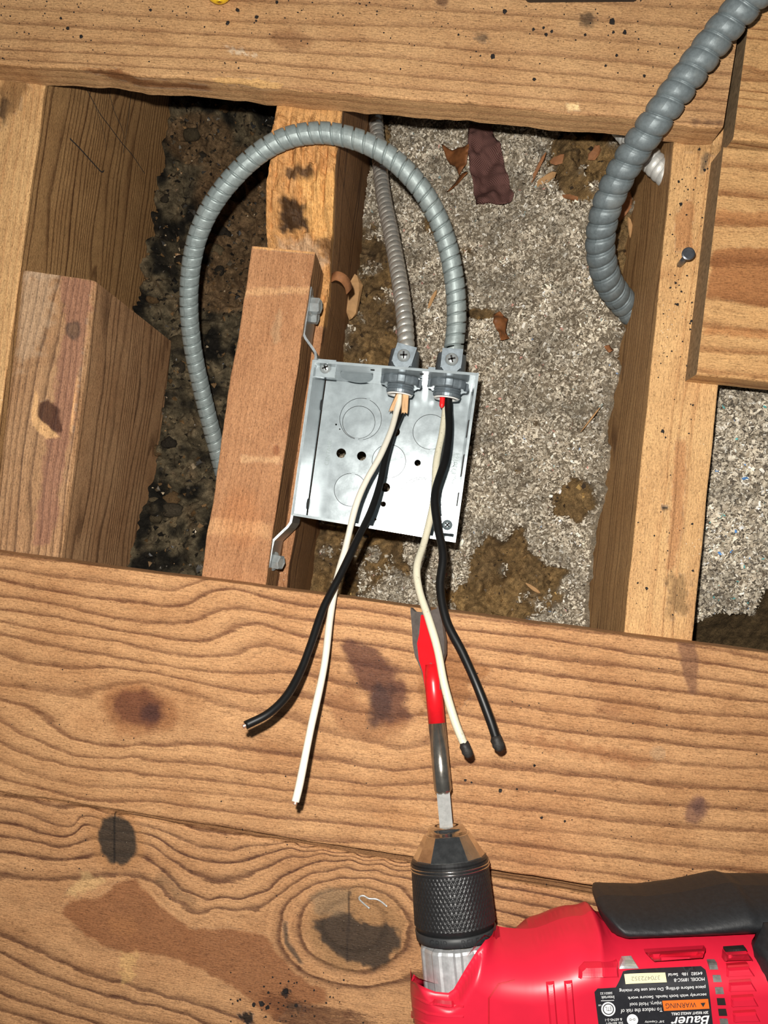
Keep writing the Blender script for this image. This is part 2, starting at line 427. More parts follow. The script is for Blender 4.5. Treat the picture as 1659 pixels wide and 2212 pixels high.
# ------------------------------------------------------------------ timber builder
def board(name, quad, z, th, mat, nu=60, nv=20, phase=None, stains=(), edge=(.0004, .0004), rad=.0012, parent=None, side_mat=None,
          zfun=None, spacing=7.0, seed=0, ns=6, end_noise=0.0):
    """quad: pixels of the top face A(u0,v0) B(u1,v0) C(u1,v1) D(u0,v1); grain along u"""
    A, B, C, D = [P(q[0], q[1], z) for q in quad]
    du = nrm(B - A); dv0 = D - A; dv = nrm(dv0 - dv0.dot(du) * du)
    Lw = np.linalg.norm(B - A) * 1000; w = (np.linalg.norm(D - A) + np.linalg.norm(C - B)) / 2
    u = np.linspace(0, 1, nu + 1)
    r = rad / w
    prof = [(0, -rad), (.3 * r, -.3 * rad)] + [(t, 0) for t in np.linspace(r, 1 - r, nv + 1)] + [(1 - .3 * r, -.3 * rad), (1, -rad)]
    ntop = len(prof)
    prof += [(1, -rad - (th - rad) * k / ns) for k in range(1, ns + 1)]
    prof += [(0, -th)] + [(0, -rad - (th - rad) * k / ns) for k in range(ns - 1, 0, -1)]
    t = np.array([p[0] for p in prof]); dz = np.array([p[1] for p in prof])
    U = u[:, None]; E0 = A[None] * (1 - U) + B[None] * U; E1 = D[None] * (1 - U) + C[None] * U
    n0 = (fbm(u * Lw / 26 + seed, np.full_like(u, 3.1 + seed), 3, 1) - .5) * 2 * edge[0]; n1 = (fbm(u * Lw / 26 + seed, np.full_like(u, 9.7 + seed), 3, 2) - .5) * 2 * edge[1]
    E0 = E0 + n0[:, None] * dv; E1 = E1 + n1[:, None] * dv
    V = E0[:, None, :] * (1 - t)[None, :, None] + E1[:, None, :] * t[None, :, None]
    V[:, :, 2] = z + dz[None, :]
    al = (V - A) @ du * 1000; ac = (V - A) @ dv * 1000
    depth = np.maximum(-dz - rad, 0) * 1000
    ac2 = ac + np.where(t > .5, 1, -1)[None, :] * depth[None, :]
    if phase is None:
        ph = ac2 / spacing + 1.1 * np.sin(ac2 / 15 + seed * 3) + .7 * np.sin(ac2 / 6.1 + seed) + .6 * np.sin(al / 90 + seed) + .3 * np.sin(al / 37 + ac2 / 30 + seed * 2) + 1.2 * (fbm(al / 70, ac2 / 25, 2, 3) - .5)
    else:
        ph = phase(al, ac2)
    if zfun is not None:
        top = np.arange(len(prof)) < ntop
        dzz = zfun(al, ac); full = np.where(top[None, :], 1.0, np.clip(1 - depth / (th * 1000), 0, 1)[None, :])
        V[:, :, 2] += dzz * full
    stn = np.zeros(V.shape[:2] + (4,)); stn[..., :3] = .2
    for s in stains:
        q = np.array([P(a, b, z) for a, b in s['poly']]); qx = (q - A) @ du * 1000; qy = (q - A) @ dv * 1000
        m = poly_sd(al, ac2, np.stack([qx, qy], -1))
        m = m + (fbm(al / s.get('ns', 4), ac2 / s.get('ns', 4), 4, 3) - .5) * 2 * s.get('rag', 1.5)
        m = smooth01(m / s.get('soft', 1.5) + .5) * s.get('amt', .9)
        al0 = stn[..., 3]; na = m + al0 * (1 - m)
        c = np.array(s['col'][:3])
        stn[..., :3] = np.where(na[..., None] > 1e-4, (c * m[..., None] + stn[..., :3] * (al0 * (1 - m))[..., None]) / np.maximum(na, 1e-4)[..., None], stn[..., :3])
        stn[..., 3] = na
    n, m = V.shape[:2]
    f = grid_faces(n, m, wrap_m=True); fm = np.zeros(len(f) + 2, int)
    fm[len(f):] = 2 if side_mat else 1
    if side_mat is not None:
        jj = np.arange(len(f)) % m; fm[:len(f)] = (jj >= ntop - 1).astype(int)
    f = f.tolist(); f.append(list(range(m))); f.append(list(range((n - 1) * m, n * m))[::-1])
    wood = np.stack([al, ac2, ph], -1)
    return mesh_obj(name, V.reshape(-1, 3), f, None, parent, False,
                    {'wood': ('FLOAT_VECTOR', wood), 'stain': ('FLOAT_COLOR', stn)}, [mat] + ([side_mat] if side_mat else []) + [MT['end_grain']], fm)


def board_frame(quad, z):
    A, B, C, D = [P(q[0], q[1], z) for q in quad]
    du = nrm(B - A); dv = nrm((D - A) - (D - A).dot(du) * du)
    return lambda pts: np.stack([(np.array([P(a, b, z) for a, b in pts]) - A) @ du * 1000, (np.array([P(a, b, z) for a, b in pts]) - A) @ dv * 1000], -1)


def traced(quad, z, lines, lam=2e-3):
    fr = board_frame(quad, z); pts = []; val = []
    for ph, ln in lines:
        q = np.array(ln, float); s = np.concatenate([[0], np.cumsum(np.hypot(*np.diff(q, axis=0).T))]); n = max(2, int(s[-1] / 55))
        tt = np.linspace(0, s[-1], n); q = np.stack([np.interp(tt, s, q[:, 0]), np.interp(tt, s, q[:, 1])], -1)
        pts.append(fr(q)); val += [ph + .84] * n
    return rbf_fit(np.vstack(pts), val, lam)


def ell(cx, cy, rx, ry, ang=0, n=22):
    a = math.radians(ang)
    return [(cx + rx * math.cos(t) * math.cos(a) - ry * math.sin(t) * math.sin(a), cy + rx * math.cos(t) * math.sin(a) + ry * math.sin(t) * math.cos(a)) for t in np.linspace(0, 2 * math.pi, n, endpoint=False)]


# ------------------------------------------------------------------ the floor: planks
floor = empty('floor', (0, 0, 0), 'plank floor opened up over the joists of the attic', 'floor', None, 'structure')

# top plank
QT = [(-700, -459), (1646, -252), (1562, 275), (-700, 70)]
_br = lin(140, 92, 58)
TL = [(1, [(0, 15), (500, 45), (1100, 60), (1580, 110)]), (2, [(0, 45), (400, 70), (830, 90), (1300, 130)]), (3, [(0, 80), (500, 105), (830, 120), (1560, 190)]),
      (0, [(0, -25), (800, 10), (1560, 60)]), (4, [(0, 105), (500, 128), (830, 158), (1540, 215)]), (5, [(0, 125), (600, 160), (830, 185), (1540, 240)]), (-1, [(0, -70), (1600, 20)])]
board('plank', QT, 0, .0195, MW['plank_top'], 520, 110, traced(QT, 0, TL), [
    dict(poly=ell(630, 86, 48, 22, 8), col=lin(128, 84, 52), soft=6, amt=.6, rag=2),
    dict(poly=[(170, 146), (260, 150), (300, 172), (420, 186), (480, 205), (300, 200), (230, 180)], col=lin(118, 72, 40), soft=2, amt=.8),
    dict(poly=[(455, 168), (560, 170), (612, 184), (590, 190), (470, 182)], col=lin(214, 168, 108), soft=1.5, amt=.8),
    dict(poly=[(490, 102), (520, 106), (558, 118), (540, 122), (500, 112)], col=lin(226, 206, 178), soft=2, amt=.6, rag=3, ns=1.5),
    dict(poly=[(1222, 224), (1250, 222), (1252, 238), (1228, 240)], col=lin(236, 200, 146), soft=1, amt=.9, rag=.5),
    dict(poly=ell(1268, 42, 16, 16), col=lin(48, 40, 34), soft=4, amt=.75, rag=3, ns=1.2),
    dict(poly=ell(1040, 82, 14, 8), col=lin(70, 60, 50), soft=3, amt=.7, rag=3, ns=1.2),
    dict(poly=ell(955, 4, 14, 9), col=lin(92, 62, 44), soft=1.5, amt=.8, rag=.5),
    dict(poly=[(1490, 258), (1560, 262), (1555, 270), (1500, 268)], col=lin(96, 66, 50), soft=2, amt=.7, rag=2),
], (.0006, .0022), .0013, floor, seed=1)

# middle plank
QM = [(-700, 1101), (2300, 1497), (2300, 2078), (-700, 1599)]
def z6(pts): return [(x / 2, 1150 + y / 2) for x, y in pts]
def z7(pts): return [(800 + x / 1.931, 1250 + y / 1.931) for x, y in pts]
ML = [
    (1, z6([(0, 150), (330, 195), (560, 225), (760, 245)])), (1, z7([(330, 150), (700, 190), (1280, 265), (1640, 330)])),
    (2, z6([(0, 203), (350, 272), (560, 300), (760, 315), (860, 280), (920, 245), (1000, 240), (1100, 265), (1180, 290), (1260, 300)])),
    (2, z7([(120, 150), (330, 205), (700, 245), (1260, 330), (1640, 390)])),
    (3, z6([(0, 270), (200, 300), (450, 355), (620, 385), (780, 390), (870, 370), (920, 340), (1000, 318), (1100, 330), (1240, 360)])),
    (3, z7([(500, 290), (800, 330), (1250, 385), (1640, 450)])),
    (4, z6([(0, 330), (300, 370), (500, 420), (700, 450), (830, 470), (930, 455), (1000, 410), (1060, 385), (1150, 400), (1260, 430)])),
    (4, z7([(500, 365), (800, 405), (1250, 465), (1640, 510)])),
    (5, z6([(0, 380), (250, 435), (480, 465), (640, 500), (800, 525), (920, 535), (1000, 530), (1060, 505), (1150, 480)])),
    (5, z7([(530, 440), (800, 480), (1250, 550), (1640, 575)])),
    (6, z6([(0, 440), (200, 480), (450, 530), (700, 575), (900, 600), (1050, 608), (1140, 600)])),
    (6, z7([(560, 520), (900, 565), (1300, 620), (1640, 645)])),
    (7, z6([(0, 510), (130, 555), (300, 580), (500, 585), (700, 610), (820, 635), (950, 665), (1100, 690), (1220, 690)])),
    (7, z7([(330, 560), (560, 595), (900, 645), (1300, 690), (1640, 720)])),
    (8, z6([(0, 655), (250, 680), (430, 680), (500, 650), (600, 635), (700, 655), (800, 690), (1000, 740), (1250, 780)])),
    (8, z7([(330, 640), (600, 670), (900, 720), (1300, 770), (1640, 790)])),
    (9, z6([(0, 720), (120, 750), (220, 800), (250, 850), (320, 895), (450, 920), (600, 925), (760, 905), (900, 910), (1050, 935), (1300, 960), (1640, 1010)])),
    (9, z7([(100, 800), (400, 770), (700, 790), (1000, 830), (1300, 860), (1640, 880)])),
    (10, z6([(0, 800), (100, 870), (250, 940), (400, 975), (560, 960), (640, 985), (900, 1000), (1050, 1025), (1300, 1050)])),
    (10, z7([(0, 860), (400, 845), (700, 880), (1000, 920), (1300, 945), (1640, 965)])),
    (11, z6([(0, 900), (150, 960), (330, 1010), (560, 1040), (700, 1050), (1000, 1080), (1250, 1120), (1600, 1135)])),
    (11, z7([(350, 930), (700, 960), (1000, 995), (1300, 1030), (1640, 1050)])),
    (12, z6([(0, 985), (150, 1050), (350, 1095), (600, 1100), (800, 1115), (1100, 1140), (1300, 1165), (1600, 1200)])),
    (12, z7([(380, 1010), (700, 1040), (1000, 1080), (1300, 1110), (1640, 1140)])),
    (13, z6([(0, 1060), (200, 1110), (400, 1155), (700, 1165), (900, 1190), (1200, 1230), (1640, 1270)])),
    (13, z7([(500, 1090), (800, 1130), (1200, 1180), (1640, 1225)])),
]
_pk = lin(112, 66, 48); _pd = lin(86, 52, 44)
board('plank', QM, 0, .0195, MW['plank_mid'], 780, 150, traced(QM, 0, ML), [
    dict(poly=ell(300, 1533, 84, 58, 12), col=lin(138, 86, 50), soft=9, amt=.65, rag=5, ns=9),
    dict(poly=ell(300, 1532, 62, 42, 14), col=lin(100, 58, 40), soft=6, amt=.85, rag=4, ns=6),
    dict(poly=ell(325, 1540, 26, 17, 20), col=lin(66, 40, 36), soft=5, amt=.8, rag=3),
    dict(poly=[(735, 1392), (780, 1382), (815, 1395), (850, 1440), (880, 1490), (885, 1540), (850, 1570), (810, 1560), (790, 1500), (760, 1450)], col=lin(90, 54, 42), soft=6, amt=.88, rag=5, ns=7),
    dict(poly=[(700, 1490), (760, 1500), (830, 1540), (880, 1560), (860, 1600), (790, 1610), (720, 1560)], col=lin(132, 84, 52), soft=9, amt=.6, rag=5, ns=8),
    dict(poly=[(808, 1460), (850, 1490), (845, 1560), (800, 1570)], col=lin(60, 42, 40), soft=5, amt=.7, rag=4, ns=5),
    dict(poly=[(905, 1330), (950, 1340), (980, 1400), (1050, 1440), (1055, 1465), (1010, 1480), (1020, 1500), (985, 1535), (950, 1520), (910, 1540), (905, 1480)], col=lin(140, 92, 54), soft=3, amt=.7, rag=4, ns=5),
    dict(poly=[(1462, 1384), (1500, 1388), (1508, 1440), (1506, 1495), (1490, 1500), (1474, 1450)], col=lin(126, 88, 66), soft=2, amt=.8, rag=1.5),
    dict(poly=ell(1505, 1750, 22, 30, 25), col=lin(120, 84, 70), soft=3, amt=.8, rag=2),
    dict(poly=ell(1510, 1742, 12, 18, 30), col=lin(96, 68, 62), soft=3, amt=.6, rag=2),
    dict(poly=ell(1421, 1627, 16, 15), col=lin(172, 138, 104), soft=1, amt=.65, rag=.6),
    dict(poly=[(1130, 1590), (1240, 1600), (1400, 1640), (1400, 1660), (1250, 1630), (1130, 1610)], col=lin(150, 98, 62), soft=6, amt=.55, rag=5),
    dict(poly=ell(1317, 1535, 26, 14, 0), col=lin(140, 92, 62), soft=6, amt=.5, rag=4),
    dict(poly=ell(865, 1765, 56, 26, 4), col=lin(182, 130, 84), soft=4, amt=.4, rag=3),
], (.0005, .0008), .0012, floor, seed=2)

# lower plank
QL = [(-700, 1593), (2300, 2110), (2300, 2703), (-700, 2231)]
def z9(pts): return [(x / 1.843, 1680 + y / 1.843) for x, y in pts]
LL = [
    (0, z9([(0, 70), (250, 105), (420, 140)])), (1, z9([(0, 120), (130, 145), (240, 180), (300, 185)])),
    (2, z9([(0, 178), (100, 203), (200, 222), (280, 208), (320, 190)])), (3, z9([(0, 228), (150, 258), (290, 268), (330, 250)])),
    (4, z9([(0, 288), (100, 315), (250, 326), (340, 310)])), (5, z9([(0, 385), (150, 398), (330, 388), (420, 382)])),
    (0, z9([(620, 165), (900, 215), (1300, 275), (1650, 330)])),
    (1, z9([(560, 185), (640, 203), (720, 240), (800, 275), (900, 290), (1000, 280), (1080, 262), (1180, 262)])),
    (2, z9([(590, 225), (680, 280), (760, 312), (850, 336), (960, 330), (1060, 302), (1160, 285), (1300, 290)])),
    (3, z9([(610, 270), (700, 332), (780, 380), (880, 405), (980, 390), (1060, 350), (1150, 310), (1280, 300), (1480, 318), (1650, 345)])),
    (4, z9([(640, 360), (700, 425), (760, 470), (830, 487), (950, 487), (1040, 462), (1100, 420), (1170, 370), (1260, 330), (1350, 325), (1500, 345), (1650, 375)])),
    (5, z9([(640, 430), (700, 490), (800, 512), (930, 518), (1030, 512), (1085, 480), (1130, 435), (1200, 400), (1300, 375), (1450, 370), (1600, 395), (1659, 415)])),
    (6, z9([(1110, 620), (1115, 540), (1160, 470), (1230, 425), (1330, 400), (1450, 400), (1580, 430), (1640, 480)])),
    (6, z9([(1110, 640), (1135, 710), (1200, 775), (1300, 815), (1420, 835), (1540, 825), (1640, 790)])),
    (7, z9([(1190, 600), (1215, 500), (1300, 445), (1420, 430), (1540, 460), (1620, 540), (1630, 650), (1560, 740), (1430, 780), (1300, 750), (1215, 690), (1190, 600)])),
    (6, z9([(0, 622), (150, 682), (300, 760), (450, 812), (600, 852), (750, 892), (900, 935), (1000, 975)])),
    (7, z9([(0, 690), (200, 785), (350, 842), (550, 885), (750, 945)])), (8, z9([(0, 772), (150, 840), (300, 892), (500, 955)])),
    (9, z9([(0, 850), (150, 902), (350, 965)])), (5.4, z9([(0, 470), (120, 480), (240, 520)])), (5.5, z9([(560, 740), (760, 800), (950, 900), (1050, 980)])),
    (5.3, z9([(750, 590), (900, 590), (1050, 610)])),
    (2, [(1070, 1910), (1250, 1945), (1400, 1975)]), (3, [(1075, 1940), (1250, 1975), (1400, 2000)]), (4, [(1070, 1965), (1200, 1995), (1350, 2030)]), (5, [(1070, 1990), (1200, 2030)]),
]
_kd = lin(74, 64, 52)
board('plank', QL, 0, .0195, MW['plank_low'], 780, 160, traced(QL, 0, LL), [
    dict(poly=z9([(245, 535), (290, 490), (400, 470), (480, 415), (540, 402), (570, 440), (630, 505), (700, 560), (760, 602), (870, 602), (1050, 622), (1110, 700), (1180, 790), (1300, 850), (1300, 900), (1150, 900), (1100, 960), (1040, 930), (950, 850), (850, 790), (720, 725), (600, 705), (500, 695), (400, 660), (300, 600)]), col=lin(132, 82, 50), soft=2.5, amt=.8, rag=2, ns=5),
    dict(poly=z9(ell(490, 590, 60, 42, 10)), col=lin(158, 106, 66), soft=4, amt=.6, rag=2),
    dict(poly=z9(ell(465, 252, 112, 128, -12)), col=lin(168, 120, 78), soft=6, amt=.75, rag=3),
    dict(poly=z9(ell(468, 250, 76, 100, -16)), col=lin(54, 46, 38), soft=2, amt=.95, rag=1.6),
    dict(poly=z9([(450, 125), (457, 125), (460, 340), (454, 345)]), col=lin(28, 22, 18), soft=.6, amt=.9, rag=.2),
    dict(poly=z9([(640, 370), (720, 440), (790, 490), (780, 510), (700, 480), (620, 420)]), col=lin(122, 92, 66), soft=5, amt=.6, rag=3),
    dict(poly=z9(ell(1415, 600, 200, 165, 10)), col=lin(150, 112, 74), soft=8, amt=.8, rag=4),
    dict(poly=z9([(1240, 590), (1330, 545), (1400, 540), (1470, 580), (1540, 570), (1595, 620), (1580, 700), (1500, 760), (1380, 740), (1300, 680)]), col=lin(56, 46, 38), soft=3, amt=.92, rag=4, ns=5),
    dict(poly=z9([(1230, 470), (1320, 435), (1395, 450), (1385, 540), (1310, 545), (1250, 540)]), col=lin(138, 112, 84), soft=4, amt=.7, rag=2),
    dict(poly=z9([(1388, 450), (1396, 450), (1385, 730), (1377, 735)]), col=lin(52, 40, 32), soft=.6, amt=.85, rag=.4),
    dict(poly=z9([(1128, 575), (1142, 575), (1150, 650), (1205, 735), (1195, 742), (1130, 660)]), col=lin(78, 64, 52), soft=1.5, amt=.85, rag=.8),
    dict(poly=z9([(480, 695), (545, 700), (530, 820), (480, 830)]), col=lin(214, 172, 112), soft=3, amt=.5, rag=4, ns=2),
    dict(poly=z9([(330, 385), (405, 395), (430, 415), (300, 470), (260, 460)]), col=lin(206, 168, 116), soft=3, amt=.6, rag=3),
    dict(poly=z9(ell(985, 955, 32, 20, 30)), col=lin(24, 20, 18), soft=1, amt=.95, rag=3, ns=1.5),
    dict(poly=z9(ell(1140, 853, 16, 20, 10)), col=lin(28, 24, 22), soft=1, amt=.95, rag=3, ns=1.5),
    dict(poly=z9(ell(1175, 910, 30, 18, 10)), col=lin(70, 50, 36), soft=3, amt=.7, rag=5, ns=1.5),
], (.0008, .0005), .0022, floor, seed=3)

# short plank at the right and the next plank beyond the end of the top one
QR = [(1563, 316), (2250, 373), (2210, 885), (1505, 808)]
RL = [(1, [(1560, 355), (1659, 362)]), (2, [(1555, 415), (1659, 425)]), (3, [(1548, 475), (1659, 480)]), (4, [(1540, 560), (1659, 566)]), (5, [(1532, 640), (1659, 655)]),
      (6, [(1525, 700), (1659, 712)]), (7, [(1516, 752), (1659, 765)]), (8, [(1508, 800), (1659, 815)]), (4, [(1800, 576), (1960, 590)]), (8, [(1960, 850), (1800, 830)])]
board('plank', QR, 0, .0195, MW['plank_side'], 200, 130, traced(QR, 0, RL), [
    dict(poly=[(1540, 540), (1580, 534), (1670, 535), (1670, 665), (1620, 655), (1528, 640)], col=lin(150, 94, 54), soft=2, amt=.8, rag=1.5, ns=6),
    dict(poly=[(1545, 455), (1670, 460), (1670, 492), (1540, 480)], col=lin(172, 112, 66), soft=3, amt=.6, rag=1.5),
    dict(poly=[(1610, 665), (1670, 670), (1670, 700), (1620, 700)], col=lin(196, 150, 98), soft=4, amt=.7, rag=3),
    dict(poly=[(1524, 705), (1670, 715), (1670, 732), (1520, 722)], col=lin(168, 106, 60), soft=3, amt=.6, rag=1.5),
], (.0004, .0006), .0015, floor, seed=4)
QN = [(1655, -240), (2330, -177), (2270, 371), (1584, 299)]
board('plank', QN, 0, .0195, MW['plank_side'], 160, 70, None, [], (.0004, .0006), .0012, floor, seed=5, spacing=9)

for k_, (q0, q1) in enumerate((((-700, 2239), (2300, 2711)), ((-700, -985), (1640, -780)))):      # neighbouring planks past the frame
    hgt = 560 if k_ == 0 else 515
    board('plank', [q0, q1, (q1[0], q1[1] + hgt), (q0[0], q0[1] + hgt)], 0, .0195, MW['plank_mid'], 120, 40, None, [], parent=floor, seed=20 + k_, spacing=8)

# ------------------------------------------------------------------ joists and blocks
def edge_line(p0, p1, y): return p0[0] + (p1[0] - p0[0]) * (y - p0[1]) / (p1[1] - p0[1])
ZJ = -.0196

def joist_quad(l0, l1, r0, r1, ya, yb):
    # u runs down the picture; v from right edge to left edge keeps the same handedness as the planks
    return [(edge_line(l0, l1, ya), ya), (edge_line(l0, l1, yb), yb), (edge_line(r0, r1, yb), yb), (edge_line(r0, r1, ya), ya)]

# left joist (its right face, with pencil marks, looks into the cavity)
_q = joist_quad((-40, 180), (-105, 650), (98, 180), (33, 650), -300, 2300)
jl = board('joist', _q, ZJ, .215, MW['joist'], 300, 14, None, [
    dict(poly=[(0, 150), (40, 165), (60, 185), (30, 250), (10, 260), (0, 240)], col=lin(120, 86, 52), soft=3, amt=.7, rag=4),
    dict(poly=[(0, 200), (18, 210), (16, 260), (0, 275)], col=lin(62, 46, 32), soft=2, amt=.7, rag=3),
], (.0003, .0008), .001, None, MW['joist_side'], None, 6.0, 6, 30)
tag(jl, 'left floor joist with pencil lines on its brown inner side', 'joist')

# old centre joist: chewed and burnt top that drops away under the block
_r0, _r1 = (737, 240), (692, 562)
_q = joist_quad((590, 240), (545, 562), _r0, _r1, -200, 2300)
_A = P(*_q[0], ZJ); _B = P(*_q[1], ZJ); _du = nrm(_B - _A)
def _alpx(px, py, z=ZJ): return (P(px, py, z) - _A) @ _du * 1000
_y1, _y2, _y3 = _alpx(700, 300), _alpx(690, 470), _alpx(640, 600)
def oldz(al, ac):
    d = smooth01((al - _y1) / (_y3 - _y1)) * .042
    rough = (fbm(al / 9, ac / 2.5, 5, 4) - .5) * .014 * smooth01((al - _alpx(690, 236)) / 12)
    return -(d + .0012) + rough * np.where(al > _y3, .2, 1)
_fresh = lin(216, 164, 100)
jc = board('joist', _q, ZJ, .2, MW['block'], 520, 22, None, [
    dict(poly=[(560, 225), (745, 225), (745, 660), (500, 660)], col=lin(206, 152, 92), soft=3, amt=.75, rag=3),
    dict(poly=[(590, 238), (740, 240), (740, 268), (620, 262)], col=lin(196, 150, 96), soft=2, amt=.7, rag=3),
    dict(poly=[(610, 352), (680, 355), (682, 372), (610, 374)], col=lin(58, 38, 24), soft=2.5, amt=.85, rag=4, ns=3),
    dict(poly=[(592, 408), (640, 410), (655, 430), (650, 462), (590, 465)], col=lin(40, 26, 18), soft=3, amt=.92, rag=4, ns=3),
    dict(poly=[(640, 372), (725, 360), (720, 470), (660, 480), (650, 420)], col=lin(226, 172, 104), soft=4, amt=.7, rag=4),
    dict(poly=[(662, 480), (715, 478), (710, 520), (680, 510)], col=lin(84, 56, 34), soft=3, amt=.7, rag=5, ns=3),
    dict(poly=[(580, 480), (650, 470), (700, 520), (640, 540), (580, 540)], col=lin(186, 158, 130), soft=4, amt=.6, rag=5, ns=4),
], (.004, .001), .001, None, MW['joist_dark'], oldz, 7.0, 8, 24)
tag(jc, 'old centre joist with a splintered, scorched top beneath the looping conduit', 'joist')

# right joist
_q = joist_quad((1456, 305), (1349, 1360), (1606, 305), (1499, 1360), -300, 2300)
jr = board('joist', _q, ZJ, .2, MW['joist'], 320, 30, None, [
    dict(poly=[(1475, 430), (1500, 440), (1495, 540), (1455, 540), (1460, 470)], col=lin(176, 122, 78), soft=2, amt=.75, rag=2),
    dict(poly=[(1458, 950), (1482, 950), (1475, 1130), (1455, 1230), (1440, 1230), (1450, 1100)], col=lin(170, 116, 74), soft=2, amt=.7, rag=1.5),
    dict(poly=[(1446, 1240), (1490, 1240), (1480, 1330), (1440, 1330)], col=lin(128, 98, 64), soft=4, amt=.7, rag=6, ns=3),
    dict(poly=ell(1437, 1098, 7, 7), col=lin(30, 24, 18), soft=.6, amt=1, rag=.2),  # dark dot painted as the shade inside a nail hole
    dict(poly=[(1518, 335), (1534, 330), (1520, 375), (1512, 378)], col=lin(92, 80, 66), soft=1.5, amt=.8, rag=1),
    dict(poly=[(1462, 306), (1560, 312), (1550, 330), (1460, 325)], col=lin(150, 116, 76), soft=4, amt=.6, rag=5, ns=3),
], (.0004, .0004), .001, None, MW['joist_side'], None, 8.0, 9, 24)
tag(jr, 'right floor joist with a pale dusty top and a nail standing in it', 'joist')

# block on the centre joist
_q = [(541, 531), (398, 1490), (539, 1490), (681, 545)]
bc = board('wood_block', _q, ZJ - .0002, .040, MW['block'], 260, 40, None, [
    dict(poly=[(528, 625), (672, 618), (668, 634), (526, 640)], col=lin(204, 158, 112), soft=2, amt=.7, rag=2),
    dict(poly=[(545, 532), (682, 545), (680, 549), (543, 537)], col=lin(222, 168, 106), soft=1, amt=.8, rag=.6),
    dict(poly=[(440, 1120), (590, 1130), (580, 1160), (438, 1155)], col=lin(210, 160, 112), soft=4, amt=.6, rag=3),
    dict(poly=[(520, 985), (605, 988), (600, 1000), (520, 998)], col=lin(206, 164, 120), soft=2, amt=.6, rag=2),
    dict(poly=ell(600, 700, 9, 40, 8), col=lin(176, 140, 104), soft=3, amt=.6, rag=3),
    dict(poly=ell(597, 972, 8, 12), col=lin(128, 74, 44), soft=2, amt=.7, rag=1),
    dict(poly=ell(520, 1120, 40, 60), col=lin(176, 112, 66), soft=12, amt=.4, rag=3),
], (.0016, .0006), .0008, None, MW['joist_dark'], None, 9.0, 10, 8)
tag(bc, 'reddish-brown wood block under the metal box bracket, on the centre joist', 'wood block')

# weathered block by the left joist
_q = [(46, 583), (-62, 1500), (92, 1500), (205, 606)]
bl = board('wood_block', _q, ZJ - .002, .146, MW['weathered'], 260, 40, None, [
    dict(poly=[(45, 585), (120, 590), (110, 700), (80, 760), (40, 800), (20, 700)], col=lin(206, 180, 150), soft=10, amt=.32, rag=9, ns=4),
    dict(poly=[(128, 592), (200, 606), (175, 800), (110, 1180), (70, 1180), (110, 900), (140, 700)], col=lin(148, 102, 82), soft=3, amt=.7, rag=3),
    dict(poly=ell(159, 713, 17, 20), col=lin(84, 66, 54), soft=2, amt=.8, rag=1.5, ns=3),
    dict(poly=ell(159, 713, 11, 13), col=lin(122, 92, 70), soft=2, amt=.8, rag=1),
    dict(poly=[(85, 870), (105, 862), (130, 890), (135, 930), (110, 942), (95, 920), (80, 900)], col=lin(72, 40, 26), soft=1.5, amt=.9, rag=1.5),
    dict(poly=[(75, 840), (82, 850), (80, 900), (130, 945), (100, 945), (70, 920), (68, 890)], col=lin(228, 178, 122), soft=1.5, amt=.75, rag=1.5),
    dict(poly=[(166, 815), (172, 812), (155, 940), (150, 930)], col=lin(226, 172, 116), soft=.8, amt=.8, rag=.5),
    dict(poly=[(45, 585), (130, 592), (132, 605), (46, 602)], col=lin(186, 158, 130), soft=2, amt=.6, rag=2),
], (.0005, .0006), .0035, None, MW['weathered'], None, 7.0, 12, 20)
tag(bl, 'weathered greyish wood block with a cracked knot beside the left joist', 'wood block')


# ------------------------------------------------------------------ insulation
def area_grid(xy0, xy1, step):
    xs = np.arange(xy0[0], xy1[0], step); ys = np.arange(xy0[1], xy1[1], step)
    return np.meshgrid(xs, ys, indexing='ij')


def height_fn(ctrl):
    p = pix3(ctrl)
    f = rbf_fit(p[:, :2] * 1000, p[:, 2] * 1000, .05)
    return lambda x, y: f(x * 1000, y * 1000) / 1000


def blob_mask(px, blobs):
    m = np.zeros(px.shape[:-1])
    for (cx, cy, rx, ry) in blobs:
        d = 1 - np.hypot((px[..., 0] - cx) / rx, (px[..., 1] - cy) / ry)
        m = np.maximum(m, smooth01(d * 2.2 + .25))
    return m


